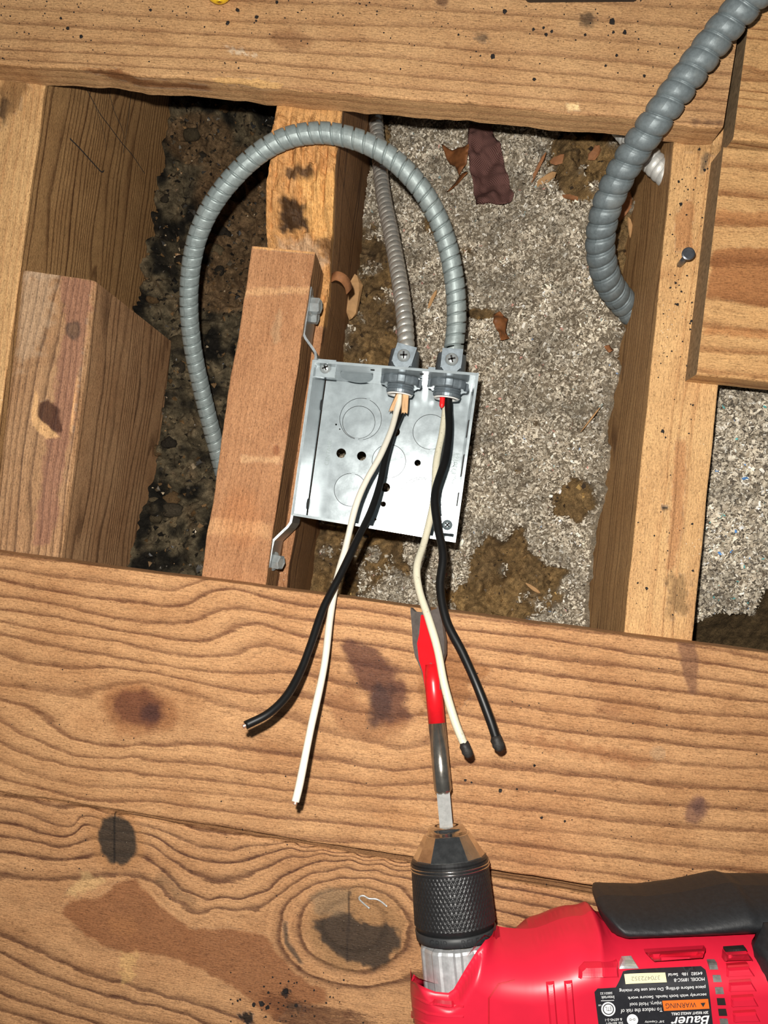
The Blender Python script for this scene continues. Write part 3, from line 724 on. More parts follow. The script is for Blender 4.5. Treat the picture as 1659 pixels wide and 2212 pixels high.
def flakes(N, x0, x1, y0, y1, zf, keep, cols, probs, size=(.0011, .0034), lift=.0045):
    x = rng.uniform(x0, x1, N); y = rng.uniform(y0, y1, N)
    z = zf(x, y); pos = np.stack([x, y, z], -1); k = keep(pos); pos = pos[k]; N = len(pos)
    pos[:, 2] += rng.uniform(-.0005, lift, N)
    L = rng.uniform(size[0], size[1], N) * rng.uniform(.6, 1.25, N); W = L * rng.uniform(.22, .7, N)
    yaw = rng.uniform(0, 6.283, N); tilt = rng.normal(0, .55, N); roll = rng.normal(0, .6, N)
    e1 = np.stack([np.cos(yaw) * np.cos(tilt), np.sin(yaw) * np.cos(tilt), np.sin(tilt)], -1)
    s = np.stack([-np.sin(yaw), np.cos(yaw), np.zeros(N)], -1); up = np.cross(e1, s)
    e2 = s * np.cos(roll)[:, None] + up * np.sin(roll)[:, None]; nn = np.cross(e1, e2)
    bend = rng.normal(0, .3, N) * L
    V = []
    for a in (-1, 0, 1):
        wj = W * rng.uniform(.55, 1.1, N) * .5
        for b in (-1, 1):
            V.append(pos + e1 * (a * L / 2)[:, None] + e2 * (b * wj)[:, None] + nn * ((abs(a) * bend)[:, None]))
    V = np.stack(V, 1).reshape(-1, 3)
    base = np.arange(N)[:, None, None] * 6
    Fq = (base + np.array([[0, 2, 3, 1], [2, 4, 5, 3]])[None]).reshape(-1, 4)
    c = np.array(cols)[rng.choice(len(cols), N, p=np.array(probs) / sum(probs))] * rng.uniform(.75, 1.15, (N, 1)) * (.42 + 1.45 * fbm(pos[:, 0] * 75, pos[:, 1] * 75, 4, 4))[:, None]  # clump noise in the colour stands in for shaded relief and gaps
    C4 = np.repeat(np.concatenate([np.clip(c, 0, 1), np.ones((N, 1))], 1), 6, axis=0)
    return V, Fq, C4


def chunks(N, x0, x1, y0, y1, zf, keep, cols, probs, size):
    """small lumps: deformed octahedra"""
    x = rng.uniform(x0, x1, N); y = rng.uniform(y0, y1, N); pos = np.stack([x, y, zf(x, y)], -1); pos = pos[keep(pos)]; N = len(pos)
    r = rng.uniform(size[0], size[1], N) * rng.uniform(.4, 1, N)
    d = np.array([[1, 0, 0], [0, 1, 0], [-1, 0, 0], [0, -1, 0], [0, 0, 1], [0, 0, -1]], float)
    V = pos[:, None, :] + d[None] * (r[:, None] * rng.uniform(.5, 1.3, (N, 6)))[:, :, None] + rng.normal(0, .25, (N, 6, 3)) * r[:, None, None]
    Fq = (np.arange(N)[:, None, None] * 6 + np.array([[0, 1, 4], [1, 2, 4], [2, 3, 4], [3, 0, 4], [1, 0, 5], [2, 1, 5], [3, 2, 5], [0, 3, 5]])[None]).reshape(-1, 3)
    c = np.array(cols)[rng.choice(len(cols), N, p=np.array(probs) / sum(probs))] * rng.uniform(.6, 1.3, (N, 1))
    return V.reshape(-1, 3), Fq, np.repeat(np.concatenate([np.clip(c, 0, 1), np.ones((N, 1))], 1), 6, axis=0)


def bed(name, x0, x1, y0, y1, zf, colf, step, label, cat):
    X, Y = area_grid((x0, y0), (x1, y1), step); Z = zf(X, Y); V = np.stack([X, Y, Z], -1)
    C = colf(V, PIX(V))
    C = np.concatenate([C, np.ones(C.shape[:-1] + (1,))], -1)
    o = mesh_obj(name, V.reshape(-1, 3), grid_faces(*X.shape), MT['fluff'], None, True, {'tint': ('FLOAT_COLOR', C)})
    return tag(o, label, cat, None, 'stuff')


xc_r = float(P(737, 240, ZJ)[0])          # right face of the centre joist
xr_l = float(P(1456, 305, ZJ)[0])         # left face of the right joist
xl_r = float(P(98, 180, ZJ)[0]); xc_l = float(P(590, 240, ZJ)[0]); xr_r = float(P(1606, 305, ZJ)[0])
Y0, Y1 = float(P(800, 1560, -.12)[1]), float(P(800, 20, -.12)[1])

CELL = [lin(214, 204, 186)[:3], lin(190, 179, 160)[:3], lin(168, 156, 138)[:3], lin(142, 130, 112)[:3], lin(108, 96, 82)[:3], lin(230, 224, 212)[:3], lin(200, 150, 136)[:3], lin(158, 182, 180)[:3], lin(140, 160, 190)[:3]]
CPRB = [18, 30, 30, 16, 4, 5, .35, .18, .1]
# centre cavity
zc0 = height_fn([(790, 300, -.185), (765, 620, -.185), (690, 1250, -.16), (1360, 600, -.102), (1310, 1000, -.108), (1275, 1300, -.118), (1410, 330, -.125), (1000, 450, -.145), (1050, 1000, -.135), (900, 1260, -.14), (1150, 700, -.122), (850, 800, -.15)])
WOOL = [(760, 640, 120, 190), (800, 760, 80, 80), (1120, 1235, 120, 100), (1240, 1090, 60, 60), (1090, 1290, 150, 60), (770, 1180, 130, 120), (1270, 350, 110, 110), (1040, 680, 38, 16), (1350, 560, 40, 160), (700, 1250, 110, 80), (940, 490, 40, 30), (820, 290, 30, 70)]
CPAT = [(1205, 1170, 80, 55), (1290, 1160, 60, 60)]
def wool_c(px):
    w = blob_mask(px, WOOL); w = w * (1 - blob_mask(px, CPAT))
    return smooth01((w + (fbm(px[..., 0] / 34, px[..., 1] / 34, 5, 5) - .5) * 1.8 - .38) * 2.2)
def zc(x, y):
    z = zc0(x, y); px = PIX(np.stack([x, y, z], -1)); w = wool_c(px)
    mm = x * 1000, y * 1000
    z = z + (fbm(mm[0] / 15, mm[1] / 15, 3, 1) - .5) * .038 + (fbm(mm[0] / 5, mm[1] / 5, 4, 2) - .5) * .010 - w * .010
    return z
def colc(V, px):
    w = wool_c(px)[..., None]; n = fbm(px[..., 0] / 6, px[..., 1] / 6, 4, 6)[..., None]; n2 = fbm(px[..., 0] / 50, px[..., 1] / 50, 3, 3)[..., None]
    cell = np.array(lin(152, 138, 118)[:3]) * (.5 + 1.0 * n); wool = (np.array(lin(140, 112, 72)[:3]) * n2 * 1.5 + np.array(lin(92, 76, 58)[:3]) * (1 - n2)) * (.25 + 1.5 * n)
    return cell * (1 - w) + wool * w
bed('insulation', xc_r - .004, xr_l + .004, Y0, Y1, zc, colc, .0011, 'grey shredded insulation between the centre and right joists', 'insulation')
def keep_c(pos):
    px = PIX(pos); w = wool_c(px); return rng.random(len(pos)) > w * 1.02
V, Fq, C4 = flakes(105000, xc_r + .001, xr_l - .0005, Y0, Y1, zc, keep_c, CELL, CPRB)
o = mesh_obj('paper_flakes', V, Fq, MT['flake'], None, True, {'tint': ('FLOAT_COLOR', C4)})
tag(o, 'pale shredded paper flakes strewn over the insulation around the metal box', 'paper flakes', None, 'stuff')

# far right cavity
zr0 = height_fn([(1560, 860, -.062), (1640, 1000, -.06), (1540, 1200, -.068), (1640, 1250, -.066), (1560, 1390, -.10), (1700, 1350, -.09), (1800, 900, -.06), (1900, 1300, -.07)])
WOOLR = [(1580, 1390, 130, 75), (1690, 1350, 70, 120)]
def wool_r(px): return smooth01((blob_mask(px, WOOLR) + (fbm(px[..., 0] / 24, px[..., 1] / 24, 4, 5) - .5) * .8 - .3) * 3)
def zr(x, y):
    z = zr0(x, y); w = wool_r(PIX(np.stack([x, y, z], -1))); m = x * 1000, y * 1000
    return z + (fbm(m[0] / 20, m[1] / 20, 3, 3) - .5) * .020 + (fbm(m[0] / 5, m[1] / 5, 4, 2) - .5) * .007 - w * .008
def colr(V, px):
    w = wool_r(px)[..., None]; n = fbm(px[..., 0] / 6, px[..., 1] / 6, 4, 6)[..., None]
    return np.array(lin(120, 110, 98)[:3]) * (.5 + n) * (1 - w) + np.array(lin(84, 68, 46)[:3]) * (.4 + 1.1 * n) * w
yr0, yr1 = float(P(1600, 1500, -.07)[1]), float(P(1600, 740, -.07)[1])
bed('insulation', xr_r - .001, xr_r + .21, yr0, yr1, zr, colr, .0013, 'grey shredded insulation beyond the right joist', 'insulation')
V, Fq, C4 = flakes(62000, xr_r + .001, xr_r + .208, yr0, yr1, zr, lambda p: rng.random(len(p)) > wool_r(PIX(p)) * 1.02, CELL[:6] + [lin(90, 170, 170)[:3], lin(90, 140, 200)[:3]], CPRB[:6] + [.3, .3], (.0012, .0036))
o = mesh_obj('paper_flakes', V, Fq, MT['flake'], None, True, {'tint': ('FLOAT_COLOR', C4)})
tag(o, 'pale shredded paper flakes strewn beyond the right joist', 'paper flakes', None, 'stuff')

# left cavity: dark grime and clumps
zl0 = height_fn([(350, 220, -.215), (300, 560, -.212), (330, 640, -.200), (400, 740, -.178), (355, 1000, -.165), (275, 1200, -.140), (430, 1230, -.135), (585, 420, -.215), (520, 700, -.195), (460, 1000, -.165), (560, 250, -.215)])
def zl(x, y):
    z = zl0(x, y); m = x * 1000, y * 1000
    c = fbm(m[0] / 16, m[1] / 16, 3, 1); f = fbm(m[0] / 4, m[1] / 4, 4, 2)
    return z + (np.abs(c - .5) * 2) ** .7 * .026 - .010 + (f - .5) * .011
def coll(V, px):
    n = fbm(px[..., 0] / 7, px[..., 1] / 7, 4, 6)[..., None]; b = fbm(px[..., 0] / 38, px[..., 1] / 38, 3, 2)[..., None]
    br = smooth01((blob_mask(px, [(520, 440, 110, 130), (430, 300, 80, 60), (520, 560, 70, 60), (480, 620, 90, 60)]) + (b[..., 0] - .5)) * 1.2)[..., None]
    b = smooth01((b - .32) * 2.6); dk = np.array(lin(112, 100, 78)[:3]) * b + np.array(lin(34, 31, 26)[:3]) * (1 - b)
    bn = np.array(lin(122, 96, 68)[:3])
    return (dk * (1 - br * .8) + bn * br * .8) * (.2 + 1.7 * n)
bed('debris', xl_r - .001, xc_l + .012, Y0, Y1, zl, coll, .0012, 'dark damp debris and old wool between the left and centre joists', 'debris')
def clumps(N, zf, x0, x1, y0, y1, cols, rmin, rmax):
    V = []; F_ = []; C = []; nu, nv = 12, 8
    for k in range(N):
        x = rng.uniform(x0, x1); y = rng.uniform(y0, y1); r = rng.uniform(rmin, rmax); z = float(zf(np.array([x]), np.array([y]))[0])
        u = np.linspace(0, 2 * math.pi, nu, endpoint=False)[None, :]; v = np.linspace(.05, math.pi - .05, nv)[:, None]
        rr = r * (1 + .45 * (fbm(np.cos(u) * np.sin(v) * 1.6 + 20 + k, np.sin(u) * np.sin(v) * 1.6 + np.cos(v) + 30, 3, k) - .5) * 2)
        q = np.stack([x + rr * np.sin(v) * np.cos(u), y + rr * np.sin(v) * np.sin(u) * rng.uniform(.6, 1), z + .6 * rr * np.cos(v) * np.ones_like(u)], -1).reshape(-1, 3)
        F_.append(grid_faces(nv, nu, wrap_m=True) + len(V) * nu * nv); V.append(q)
        C.append(np.tile(np.append(np.array(cols[rng.integers(len(cols))]) * rng.uniform(.6, 1.2), 1.0), (nu * nv, 1)))
    return np.vstack(V), np.vstack(F_), np.vstack(C)
V1, F1, C1 = clumps(60, zl, xl_r + .004, xc_l - .002, Y0, Y1, [lin(120, 104, 78)[:3], lin(96, 84, 64)[:3], lin(70, 62, 50)[:3], lin(52, 46, 38)[:3], lin(112, 88, 60)[:3]], .003, .009)
o = mesh_obj('wool_clumps', V1, F1, MT['fluff'], None, True, {'tint': ('FLOAT_COLOR', C1)})
tag(o, 'matted clumps of old wool among the dark debris left of the centre joist', 'wool', None, 'stuff')
bed('insulation', float(P(-40, 180, ZJ)[0]) - .30, float(P(-40, 180, ZJ)[0]) - .008, Y0, Y1, lambda x, y: -.075 + (fbm(x * 55, y * 55, 4, 2) - .5) * .03, lambda V, px: np.array(lin(140, 128, 112)[:3]) * (.5 + fbm(V[..., 0] * 400, V[..., 1] * 400, 3, 1))[..., None], .004, 'grey insulation left of the left joist', 'insulation')
DCOL = [lin(70, 60, 46)[:3], lin(40, 35, 28)[:3], lin(110, 84, 54)[:3], lin(146, 112, 74)[:3], lin(24, 22, 20)[:3], lin(190, 170, 140)[:3]]
V1, F1, C1 = chunks(3200, xl_r + .002, xc_l, Y0, Y1, zl, lambda p: np.ones(len(p), bool), DCOL, [20, 22, 10, 3, 14, .8], (.0008, .0034))
o = mesh_obj('crumbs', V1, F1, MT['grit'], None, False, {'tint': ('FLOAT_COLOR', C1)})
tag(o, 'dark gritty crumbs scattered over the debris left of the centre joist', 'crumbs', None, 'stuff')
V1, F1, C1 = chunks(2600, xc_r + .001, xr_l - .001, Y0, Y1, zc, lambda p: rng.random(len(p)) < wool_c(PIX(p)), [lin(120, 94, 58)[:3], lin(84, 66, 44)[:3], lin(60, 48, 36)[:3], lin(196, 160, 100)[:3]], [20, 20, 12, 2], (.0008, .0030))
o = mesh_obj('crumbs', V1, F1, MT['grit'], None, False, {'tint': ('FLOAT_COLOR', C1)})
tag(o, 'brown wool crumbs in the hollows of the insulation right of the centre joist', 'crumbs', None, 'stuff')
# ------------------------------------------------------------------ conduits
def conduit(name, ctrl, r, pitch, prof, mat, label, n=26):
    """armoured conduit: a strip wound in a helix; prof = [(fraction of a turn, radius offset)]"""
    path, s = spline(pix3(ctrl), .0008); T, N, B = frames(path); Ltot = s[-1]
    th = np.linspace(0, 2 * math.pi, n + 1); turns = int(Ltot / pitch) - 1
    fr = np.array([p[0] for p in prof]); off = np.array([p[1] for p in prof])
    row = (np.arange(turns)[:, None] + fr[None, :]).ravel(); ro = np.tile(off, turns)
    S = (row[:, None] + th[None, :] / (2 * math.pi)) * pitch
    it = lambda A: np.stack([np.interp(S, s, A[:, k]) for k in range(3)], -1)
    C, NN, BB = it(path), it(N), it(B); rr = (r + ro)[:, None, None]
    wob = 1 + .012 * np.sin(row * 2.3)[:, None, None] * np.cos(th)[None, :, None]
    V = C + rr * wob * (np.cos(th)[None, :, None] * NN + np.sin(th)[None, :, None] * BB)
    o = mesh_obj(name, V.reshape(-1, 3), grid_faces(len(row), n + 1), mat, None, True)
    return tag(o, label, 'conduit')


PR_FLAT = [(0, 0), (.02, -.0016), (.13, -.0019), (.15, -.0003), (.19, .0001), (.3, .0002), (.6, .0001), (.9, .0001), (.98, .0001)]
def PR_ROUND(d): return [(f, -d * (1 - math.sqrt(max(0, math.sin(math.pi * (f * .92 + .04)))))) for f in (0, .04, .1, .2, .33, .5, .67, .8, .9, .96)]
ARCH = [(978, 772, -.043), (981, 745, -.043), (986, 690, -.041), (983, 620, -.036), (969, 540, -.030), (944, 468, -.022), (905, 402, -.014), (850, 345, -.009), (790, 309, -.006), (725, 290, -.006), (672, 288, -.007),
        (615, 300, -.009), (558, 332, -.013), (500, 387, -.020), (454, 450, -.029), (424, 520, -.040), (410, 600, -.054), (409, 680, -.068), (418, 760, -.083), (435, 840, -.098), (455, 920, -.112), (476, 1000, -.126), (492, 1070, -.138)]
conduit('flexible_conduit', ARCH, .0061, .0067, PR_FLAT, MT['arch'], 'grey armoured conduit looping high over the joist into the box')
SPIR = [(806, 205, -.145), (812, 260, -.138), (818, 330, -.125), (828, 420, -.105), (846, 510, -.085), (862, 600, -.066), (873, 680, -.052), (877, 740, -.045), (876, 775, -.045)]
conduit('flexible_conduit', SPIR, .0056, .0050, PR_ROUND(.0013), MT['spiral'], 'shiny thin armoured conduit running straight down to the left connector of the box')
BIG = [(1980, -420, .10), (1840, -245, .074), (1720, -110, .052), (1650, -35, .042), (1600, 20, .034), (1540, 92, .025), (1480, 172, .017), (1420, 256, .008), (1368, 330, -.006), (1328, 402, -.020), (1304, 470, -.034), (1297, 540, -.050), (1314, 608, -.068), (1348, 655, -.086), (1392, 700, -.098)]
PR_LIP = [(0, -.0021), (.035, -.0010), (.06, -.0006), (.09, -.0011), (.16, -.0004), (.28, -.0001), (.45, 0), (.62, -.00005), (.76, -.0003), (.88, -.0009), (.96, -.0015)]
conduit('flexible_conduit', BIG, .0094, .0092, PR_LIP, MT['big'], 'thick dark grey conduit rising over the top plank to the upper right corner')
STUB = [(1500, 425, -.042), (1462, 396, -.042), (1425, 365, -.043), (1390, 328, -.046), (1340, 270, -.056), (1300, 215, -.066)]
conduit('flexible_conduit', STUB, .0074, .0043, PR_ROUND(.0011), MT['stub'], 'pale ribbed conduit stub coming out of the right joist behind the thick conduit')

# ------------------------------------------------------------------ plates with holes
def circ(c, r, n=40): return [(c[0] + r * math.cos(t), c[1] + r * math.sin(t)) for t in np.linspace(0, 2 * math.pi, n, endpoint=False)]


def cdt(points, loops):
    vs = [Vector((float(a), float(b))) for a, b in points]; es = []; b = len(vs)
    for lp in loops:
        k = len(lp); vs += [Vector((float(x), float(y))) for x, y in lp]; es += [(b + i, b + (i + 1) % k) for i in range(k)]; b += k
    ov, oe, of, *_ = delaunay_2d_cdt(vs, es, [], 0, 1e-9)
    return np.array([(v.x, v.y) for v in ov]), np.array([list(f) for f in of])


def plate(outer, holes, z0, z1):
    v, f = cdt([], [outer] + holes); c = v[f].mean(axis=1)
    ok = poly_sd(c[:, 0], c[:, 1], outer) > 0
    for h in holes: ok &= poly_sd(c[:, 0], c[:, 1], h) < 0
    f = f[ok]; n = len(v)
    V = [(x, y, z1) for x, y in v] + [(x, y, z0) for x, y in v]; Fc = [tuple(q) for q in f] + [tuple(q[::-1] + n) for q in f]
    for lp in [outer] + list(holes):
        b = len(V); k = len(lp); V += [(x, y, z1) for x, y in lp] + [(x, y, z0) for x, y in lp]
        Fc += [(b + i, b + (i + 1) % k, b + k + (i + 1) % k, b + k + i) for i in range(k)]
    return V, Fc


def text_mesh(s, bold=0.0, shear=0.0):
    cu = bpy.data.curves.new('lettering', 'FONT'); cu.body = s; cu.align_x = 'CENTER'; cu.align_y = 'CENTER'; cu.size = 1; cu.offset = bold; cu.shear = shear
    ob = bpy.data.objects.new('lettering', cu); COL.objects.link(ob); bpy.context.view_layer.update()
    me = bpy.data.meshes.new_from_object(ob.evaluated_get(bpy.context.evaluated_depsgraph_get()))
    v = np.array([q.co[:2] for q in me.vertices]); f = [tuple(p.vertices) for p in me.polygons]
    bpy.data.objects.remove(ob); bpy.data.curves.remove(cu); bpy.data.meshes.remove(me)
    c = (v.min(0) + v.max(0)) / 2; v = v - c
    return v, f, v.max(0) * 2


def surf_pt(px, py, surf, z0=.07):
    z = np.full(np.shape(px), z0, float)
    for _ in range(6):
        q = P(px, py, z); z = surf(q[..., 0], q[..., 1])
    return P(px, py, z)


def text_px(s, c, width, ang, surf, mat, parent, bold=0.0, shear=0.0, height=None, name='lettering', z0=.07, lift=.00025):
    """flat print laid on a surface; width in pixels of the photograph, ang in degrees (0 = upright)"""
    v, f, ext = text_mesh(s, bold, shear); k = width / ext[0]; ky = k if height is None else height / ext[1]
    a = math.radians(ang); x = v[:, 0] * k; y = v[:, 1] * ky
    px = c[0] + x * math.cos(a) - (-y) * math.sin(a); py = c[1] + x * math.sin(a) + (-y) * math.cos(a)
    q = surf_pt(px, py, surf, z0) if callable(surf) else P(px, py, surf)
    q[:, 2] += lift
    return mesh_obj(name, q, f, mat, parent)


# ------------------------------------------------------------------ the steel junction box
ZR, ZB = -.0222, -.0725
bTL, bTR, bBR, bBL = [P(x, y, ZR) for x, y in ((675, 777), (1035, 806), (984, 1172), (629, 1113))]
bc_ = (bTL + bTR + bBR + bBL) / 4
box = empty('junction_box', (bc_[0], bc_[1], ZB - .0016), 'square galvanised steel junction box, open, with wires hanging out', 'junction box')
cen = bc_[:2]
def wall(a, b, name, holes=(), z0=ZB, z1=ZR, t=.0016):
    d = nrm(b - a); n = np.array([-d[1], d[0], 0]); n = n if np.dot(cen - a[:2], n[:2]) > 0 else -n
    o = mesh_obj(name, *prism_vf([a, b, b + n * t - d * t, a + n * t + d * t], z0, z1), MT['galv'], box)
    return o, d, n
w_top, d_top, n_top = wall(bTL, bTR, 'side_wall'); w_r, d_r, n_r = wall(bTR + 0, bBR + 0, 'side_wall')
w_b, d_b, n_b = wall(bBR, bBL, 'side_wall'); w_l, d_l, n_l = wall(bBL, bTL, 'side_wall')
for (k, s0, s1) in ((0, .26, .36), (1, .47, .60), (2, .70, .78)):                      # dark plates painted as the shade inside the right wall's slots
    a = bTR + (bBR - bTR) * s0 + n_r * .00165; b = bTR + (bBR - bTR) * s1 + n_r * .00165
    m = (a + b) / 2; m[2] = ZR - .016
    mesh_obj('slot_shade', *box_vf(m, (b - a) / 2, n_r * .0003, np.array([0, 0, .004])), MT['crumb_hole_shade'], box)
PXM = F_PX / (H - ZB)
def at_floor(x, y): return P(x, y, ZB)[:2]
inset = [bTL + n_top * .0016 + n_l * .0022, bTR + n_top * .0016 + n_r * .0016, bBR + n_b * .0016 + n_r * .0016, bBL + n_b * .0016 + n_l * .0022]
KN = [((779, 905), 46, (775, 912), 36), ((930, 933), 38.5, None, 0), ((840, 996), 37, None, 0), ((757, 1058), 36, None, 0), ((908, 1078), 47, (912, 1072), 38)]
HL = [(737, 979, 10.5), (781, 985, 10), (854, 933, 10), (902, 1000, 7), (833, 1053, 10), (828, 1089, 6), (811, 1122, 2.5), (726, 917, 2), (734, 927, 1.6)]
holes = [circ(at_floor(*k[0]), k[1] / PXM) for k in KN] + [circ(at_floor(x, y), r / PXM, 24) for x, y, r in HL]
mesh_obj('back_plate', *plate([tuple(q[:2]) for q in inset], holes, ZB - .0016, ZB), MT['galv'], box)
GAP = .00030
for c1, r1, c2, r2 in KN:
    zt = ZB - .00012
    oc = circ(at_floor(*c1), r1 / PXM - GAP)
    if c2:
        mesh_obj('knockout_ring', *plate(oc, [circ(at_floor(*c2), r2 / PXM)], zt - .0014, zt), MT['galv'], box)
        mesh_obj('knockout', *prism_vf(circ(at_floor(*c2), r2 / PXM - GAP), zt - .0016, zt - .0002), MT['galv'], box)
        tabs = [(c1, r1, 1.55), (c1, r1, -1.2), (c2, r2, 1.7)]
    else:
        mesh_obj('knockout', *prism_vf(oc, zt - .0014, zt), MT['galv'], box)
        tabs = [(c1, r1, {0: 1.5}.get(0, 1.5) if c1[1] < 1050 else -1.4)]
    for cc, rr, an in tabs:                                                          # small bridges that hold the knockout
        q = at_floor(cc[0] + rr * math.cos(an), cc[1] + rr * math.sin(an))
        mesh_obj('knockout_tab', *box_vf((q[0], q[1], ZB - .0004), (.0012, 0, 0), (0, .0009, 0), (0, 0, .00042)), MT['galv'], box)
# bent knockout and dark discs painted as shade of small holes in the top wall
q = bTL + (bTR - bTL) * .25 + n_top * .0019; q[2] = -.046
V, f = lathe(q, n_top + np.array([0, 0, .22]), [(0, .0105), (.0010, .0105)], 36)
mesh_obj('knockout', V, f, MT['galv'], box)
for t in (.36, .66):
    q = bTL + (bTR - bTL) * t + n_top * .0017; q[2] = -.030
    V, f = lathe(q, n_top, [(0, .0013), (.0002, .0013)], 14); mesh_obj('small_hole_shade', V, f, MT['crumb_hole_shade'], box)
for t in (.80, .10):                                                                 # dark discs painted as shade of round notches where left wall meets back
    q = bBL + (bTL - bBL) * t + n_l * .0018; q[2] = ZB + .002
    V, f = lathe(q, n_l, [(0, .0036), (.0004, .0036)], 20); mesh_obj('side_hole_shade', V, f, MT['crumb_hole_shade'], box)


def phillips(c, r, axis, mat, parent, name='screw', rot=.4, up=(0, 1, 0)):
    a, u, w = frame_from(axis, up)
    V, f = lathe(c, axis, [(-.0006, r * .92), (0, r), (r * .25, r * .93), (r * .45, r * .6), (r * .52, r * .25)], 28, up)
    s = mesh_obj(name, V, f, mat, parent, True)
    for k in range(2):
        d = u * math.cos(rot + k * math.pi / 2) + w * math.sin(rot + k * math.pi / 2); e = np.cross(a, d)
        mesh_obj('cross_slot_shade', *box_vf(np.asarray(c) + a * r * .48, d * r * .55, e * r * .13, a * r * .10), MT['crumb_hole_shade'], s)  # dark bars paint the shade of the cross recess
    return s


lug = P(703, 795, -.030)
mesh_obj('corner_ear', *box_vf(lug - np.array([0, 0, .0012]), d_top * .0062, n_top * .0055, (0, 0, .0008)), MT['galv'], box)
phillips(lug + np.array([0, 0, .0002]), .0036, (0, 0, 1), MT['screw'], box, rot=.5)
lug2 = P(966, 1134, -.030)
mesh_obj('corner_ear', *box_vf(lug2 - np.array([0, 0, .0012]), d_top * .0050, n_top * .0050, (0, 0, .0008)), MT['galv'], box)
phillips(lug2 - np.array([0, 0, .0002]), .0032, (0, 0, 1), MT['teal_screw'], box, rot=.9)
# stamped lettering
zs = ZB + .00005
text_px('CENTAUR', (709, 978), 54, -82, zs, MT['ink'], box, height=9, z0=ZB)
text_px('E330164', (984, 1001), 46, -79, zs, MT['ink'], box, height=8.5, z0=ZB)
text_px('c', (973, 1017), 5, -79, zs, MT['ink'], box, z0=ZB); text_px('UL', (974, 1001), 9, -79, zs, MT['ink'], box, z0=ZB); text_px('US', (979, 985), 10, -79, zs, MT['ink'], box, z0=ZB)
cc = at_floor(974, 1001)
mesh_obj('stamped_ring', *plate(circ(cc, 8.6 / PXM, 28), [circ(cc, 7.4 / PXM, 28)], ZB - .0002, ZB + .0003), MT['ink'], box)
text_px('Ptp', (981, 1036), 18, -70, zs, MT['ink'], box, height=7, z0=ZB); text_px('oo', (964, 1036), 12, -76, zs, MT['ink'], box, height=6, z0=ZB)


# mounting bracket: one bent strap screwed to the block
def strap(pts, zt, zb, t):
    q = np.array([P(x, y, zt) for x, y in pts]); d = np.gradient(q, axis=0); d /= np.linalg.norm(d, axis=1)[:, None]
    n = np.stack([-d[:, 1], d[:, 0], np.zeros(len(q))], -1)
    V = []
    for k in range(len(q)):
        zb_k = zb if np.isscalar(zb) else zb[k]
        for sgn in (-.5, .5):
            for z in (zt, zb_k):
                p = q[k] + n[k] * t * sgn; V.append((p[0], p[1], z))
    Fc = []
    for k in range(len(q) - 1):
        a, b = 4 * k, 4 * (k + 1)
        Fc += [(a, b, b + 2, a + 2), (a + 1, a + 3, b + 3, b + 1), (a, a + 1, b + 1, b), (a + 2, b + 2, b + 3, a + 3)]
    Fc += [(0, 2, 3, 1), (b, b + 1, b + 3, b + 2)]
    return V, Fc


bp = [(671, 619), (667, 645), (662, 680), (657, 714), (656, 722), (660, 731), (676, 753), (681, 761), (682, 772), (674, 800), (632, 1106), (630, 1118), (628, 1128), (621, 1138), (598, 1160), (591, 1167), (588, 1178), (583, 1205), (578, 1230), (574, 1252)]
zbv = [-.030, -.040] + [-.052] * (len(bp) - 2)
br = mesh_obj('mounting_bracket', *strap(bp, -.0235, zbv, .0015), MT['galv_dark'], box)
def hexscrew(c, axis, r, parent):
    V, f = lathe(c, axis, [(-.0005, r * 1.28), (.0008, r * 1.25), (.0011, r)], 24); s = mesh_obj('hex_screw', V, f, MT['screw'], parent)
    V, f = lathe(np.asarray(c) + nrm(axis) * .0010, axis, [(0, r), (r * .95, r), (r * 1.1, r * .86), (r * 1.02, r * .55)], 6); mesh_obj('hex_head', V, f, MT['screw'], s)
    return s
hexscrew(P(671, 660, -.031), (1, .0, .15), .0050, br); hexscrew(P(668, 684, -.040), (1, -.05, .1), .0044, br); hexscrew(P(590, 1212, -.034), (1, -.05, .4), .0048, br)

